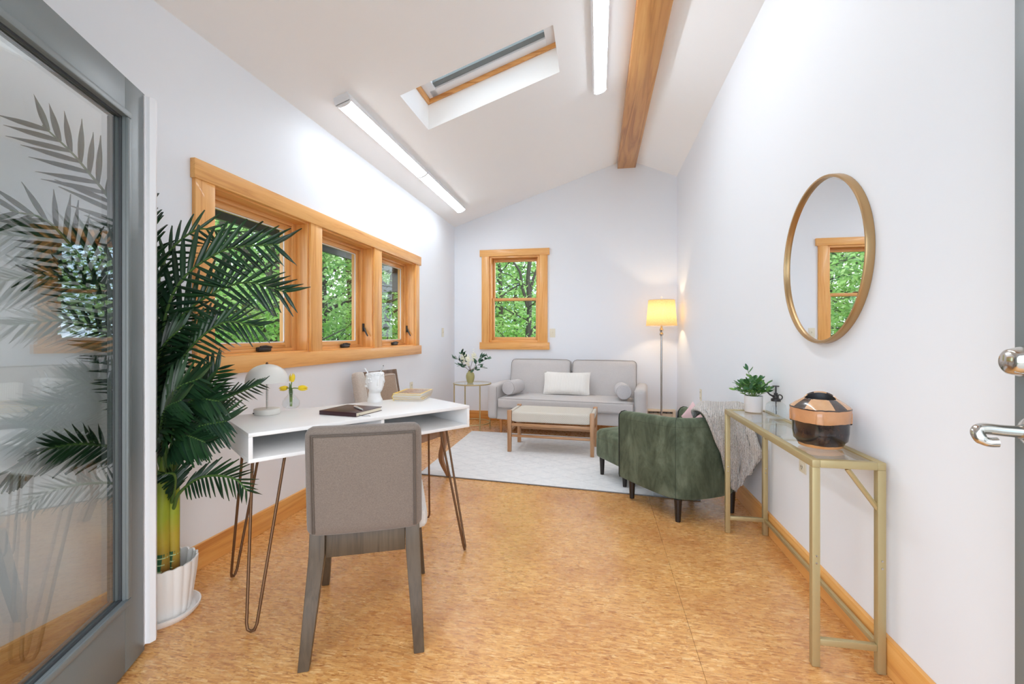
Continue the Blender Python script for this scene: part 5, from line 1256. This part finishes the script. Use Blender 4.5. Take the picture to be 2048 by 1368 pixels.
for k in range(nq):
    a = 2 * math.pi * k / nq; hi = .001 + .024 * max(0, math.sin(a)) ** 1.3
    for rr, zz_ in ((.001, .150), (.049, .150), (.0502, .1825 + hi * .9)): vv.append((rr * math.cos(a), rr * .78 * math.sin(a), zz_))
inn.add(vv, [(k * 3 + q, ((k + 1) % nq) * 3 + q, ((k + 1) % nq) * 3 + q + 1, k * 3 + q + 1) for k in range(nq) for q in range(2)]); inn.build('dark_interior', 'black_plastic', jar)
for s2 in (-1, 1): MB().rbox((.02 * 0, s2 * .094, .118), .026, .016, .05, .006, 5).build('lug', 'stoneware', jar)
for s2 in (-1, 1): MB().rbox((s2 * .094, 0, .118), .016, .026, .05, .006, 5).build('lug', 'stoneware', jar)

# ================================================================== MIRROR
my, mz, ra, rb_ = 2.215, 1.478, .385, .372
def ell_pts(ry, rz_, x, n=64): return [(x, ry * math.cos(2 * math.pi * k / n), rz_ * math.sin(2 * math.pi * k / n)) for k in range(n)]
MY, MZ, RY, RZ2 = 2.215, 1.475, .372, .362
mi = thing('wall_mirror', 'oval mirror in a thin brass frame on the right wall', 'mirror', (XR, MY, MZ))
fm = MB(); n = 72; ringp = [(0, 1.0), (-.026, 1.0), (-.029, .994), (-.029, .972), (-.024, .966), (-.014, .966), (-.014, .9)]
vv = []
for x, k_ in ringp:
    dlt = (1 - k_) * RY
    for q in range(n): a = 2 * math.pi * q / n; vv.append((x - .001, (RY - dlt) * math.cos(a), (RZ2 - dlt) * math.sin(a)))
fm.add(vv, [(i * n + q, (i + 1) * n + q, (i + 1) * n + (q + 1) % n, i * n + (q + 1) % n) for i in range(len(ringp) - 1) for q in range(n)]); fm.build('frame', 'brass', mi)
MB().add([(-.016, (RY - .012) * math.cos(2 * math.pi * q / n), (RZ2 - .012) * math.sin(2 * math.pi * q / n)) for q in range(n)], [tuple(range(n))[::-1]]).build('mirror_glass', 'mirror', mi, smooth=False)

# ================================================================== OUTLETS, SWITCHES, HEATER
def plate(name, label, p, rz, kind):
    t_ = thing(name, label, 'switch' if kind == 'switch' else 'outlet', p, rz)      # plate faces local -y
    MB().rbox((0, -.003, 0), .072, .0055, .115, .002, 4).build('cover_plate', 'cream', t_)
    if kind == 'switch':
        MB().rbox((0, -.010, .006), .009, .016, .022, .003, 4).build('toggle', 'cream', t_)
    else:
        for z in (-.028, .028):
            f_ = MB().rbox((0, -.0065, z), .034, .004, .03, .0015, 4).build('socket', 'cream', t_)
            for x in (-.007, .007): MB().box(x - .0012, -.0094, z - .005, x + .0012, -.0082, z + .006).build('slot', 'slot', f_)
            MB().box(-.002, -.0094, z - .012, .002, -.0082, z - .008).build('slot', 'slot', f_)
p = onx(1607, 922, XR); plate('wall_outlet', 'cream outlet on the right wall under the console', (XR, p.y, p.z), R(-90), 'outlet')
p = onx(1402, 790, XR); plate('wall_outlet', 'cream outlet on the right wall behind the armchair', (XR, p.y, p.z), R(-90), 'outlet')
p = onx(822, 775, XL); plate('wall_outlet', 'cream outlet on the left wall above the magazines', (XL, p.y, p.z), R(90), 'outlet')
p = onx(885, 665, XL); plate('light_switch', 'cream switch on the left wall near the far corner', (XL, p.y, p.z), R(90), 'switch')
p = ony(1105, 666, YB); plate('light_switch', 'cream switch plate right of the back window', (p.x, YB, p.z), 0, 'switch')

ht = thing('baseboard_heater', 'cream metal baseboard heater behind the floor lamp', 'heater', (.555, YB, 0))
hw_ = .40
MB().prism([(-hw_, 0, .02), (-hw_, -.068, .02), (-hw_, -.072, .14), (-hw_, -.05, .155), (-hw_, -.05, .168), (-hw_, 0, .168)], (hw_ * 2, 0, 0)).build('body', 'heater', ht, smooth=False)
MB().prism([(-hw_, -.045, .205), (-hw_, -.072, .19), (-hw_, -.075, .20), (-hw_, -.06, .215), (-hw_, 0, .215), (-hw_, 0, .205)], (hw_ * 2, 0, 0)).build('hood', 'heater', ht, smooth=False)
for x in (-hw_, hw_ - .035): MB().box(x, -.078, .0, x + .035, 0, .217).build('end_cap', 'heater', ht, bevel=.004)
for i in range(14):
    x = -hw_ + .07 + i * .052; MB().box(x, -.062, .168, x + .004, -.01, .205).build('fin', 'slot', ht)
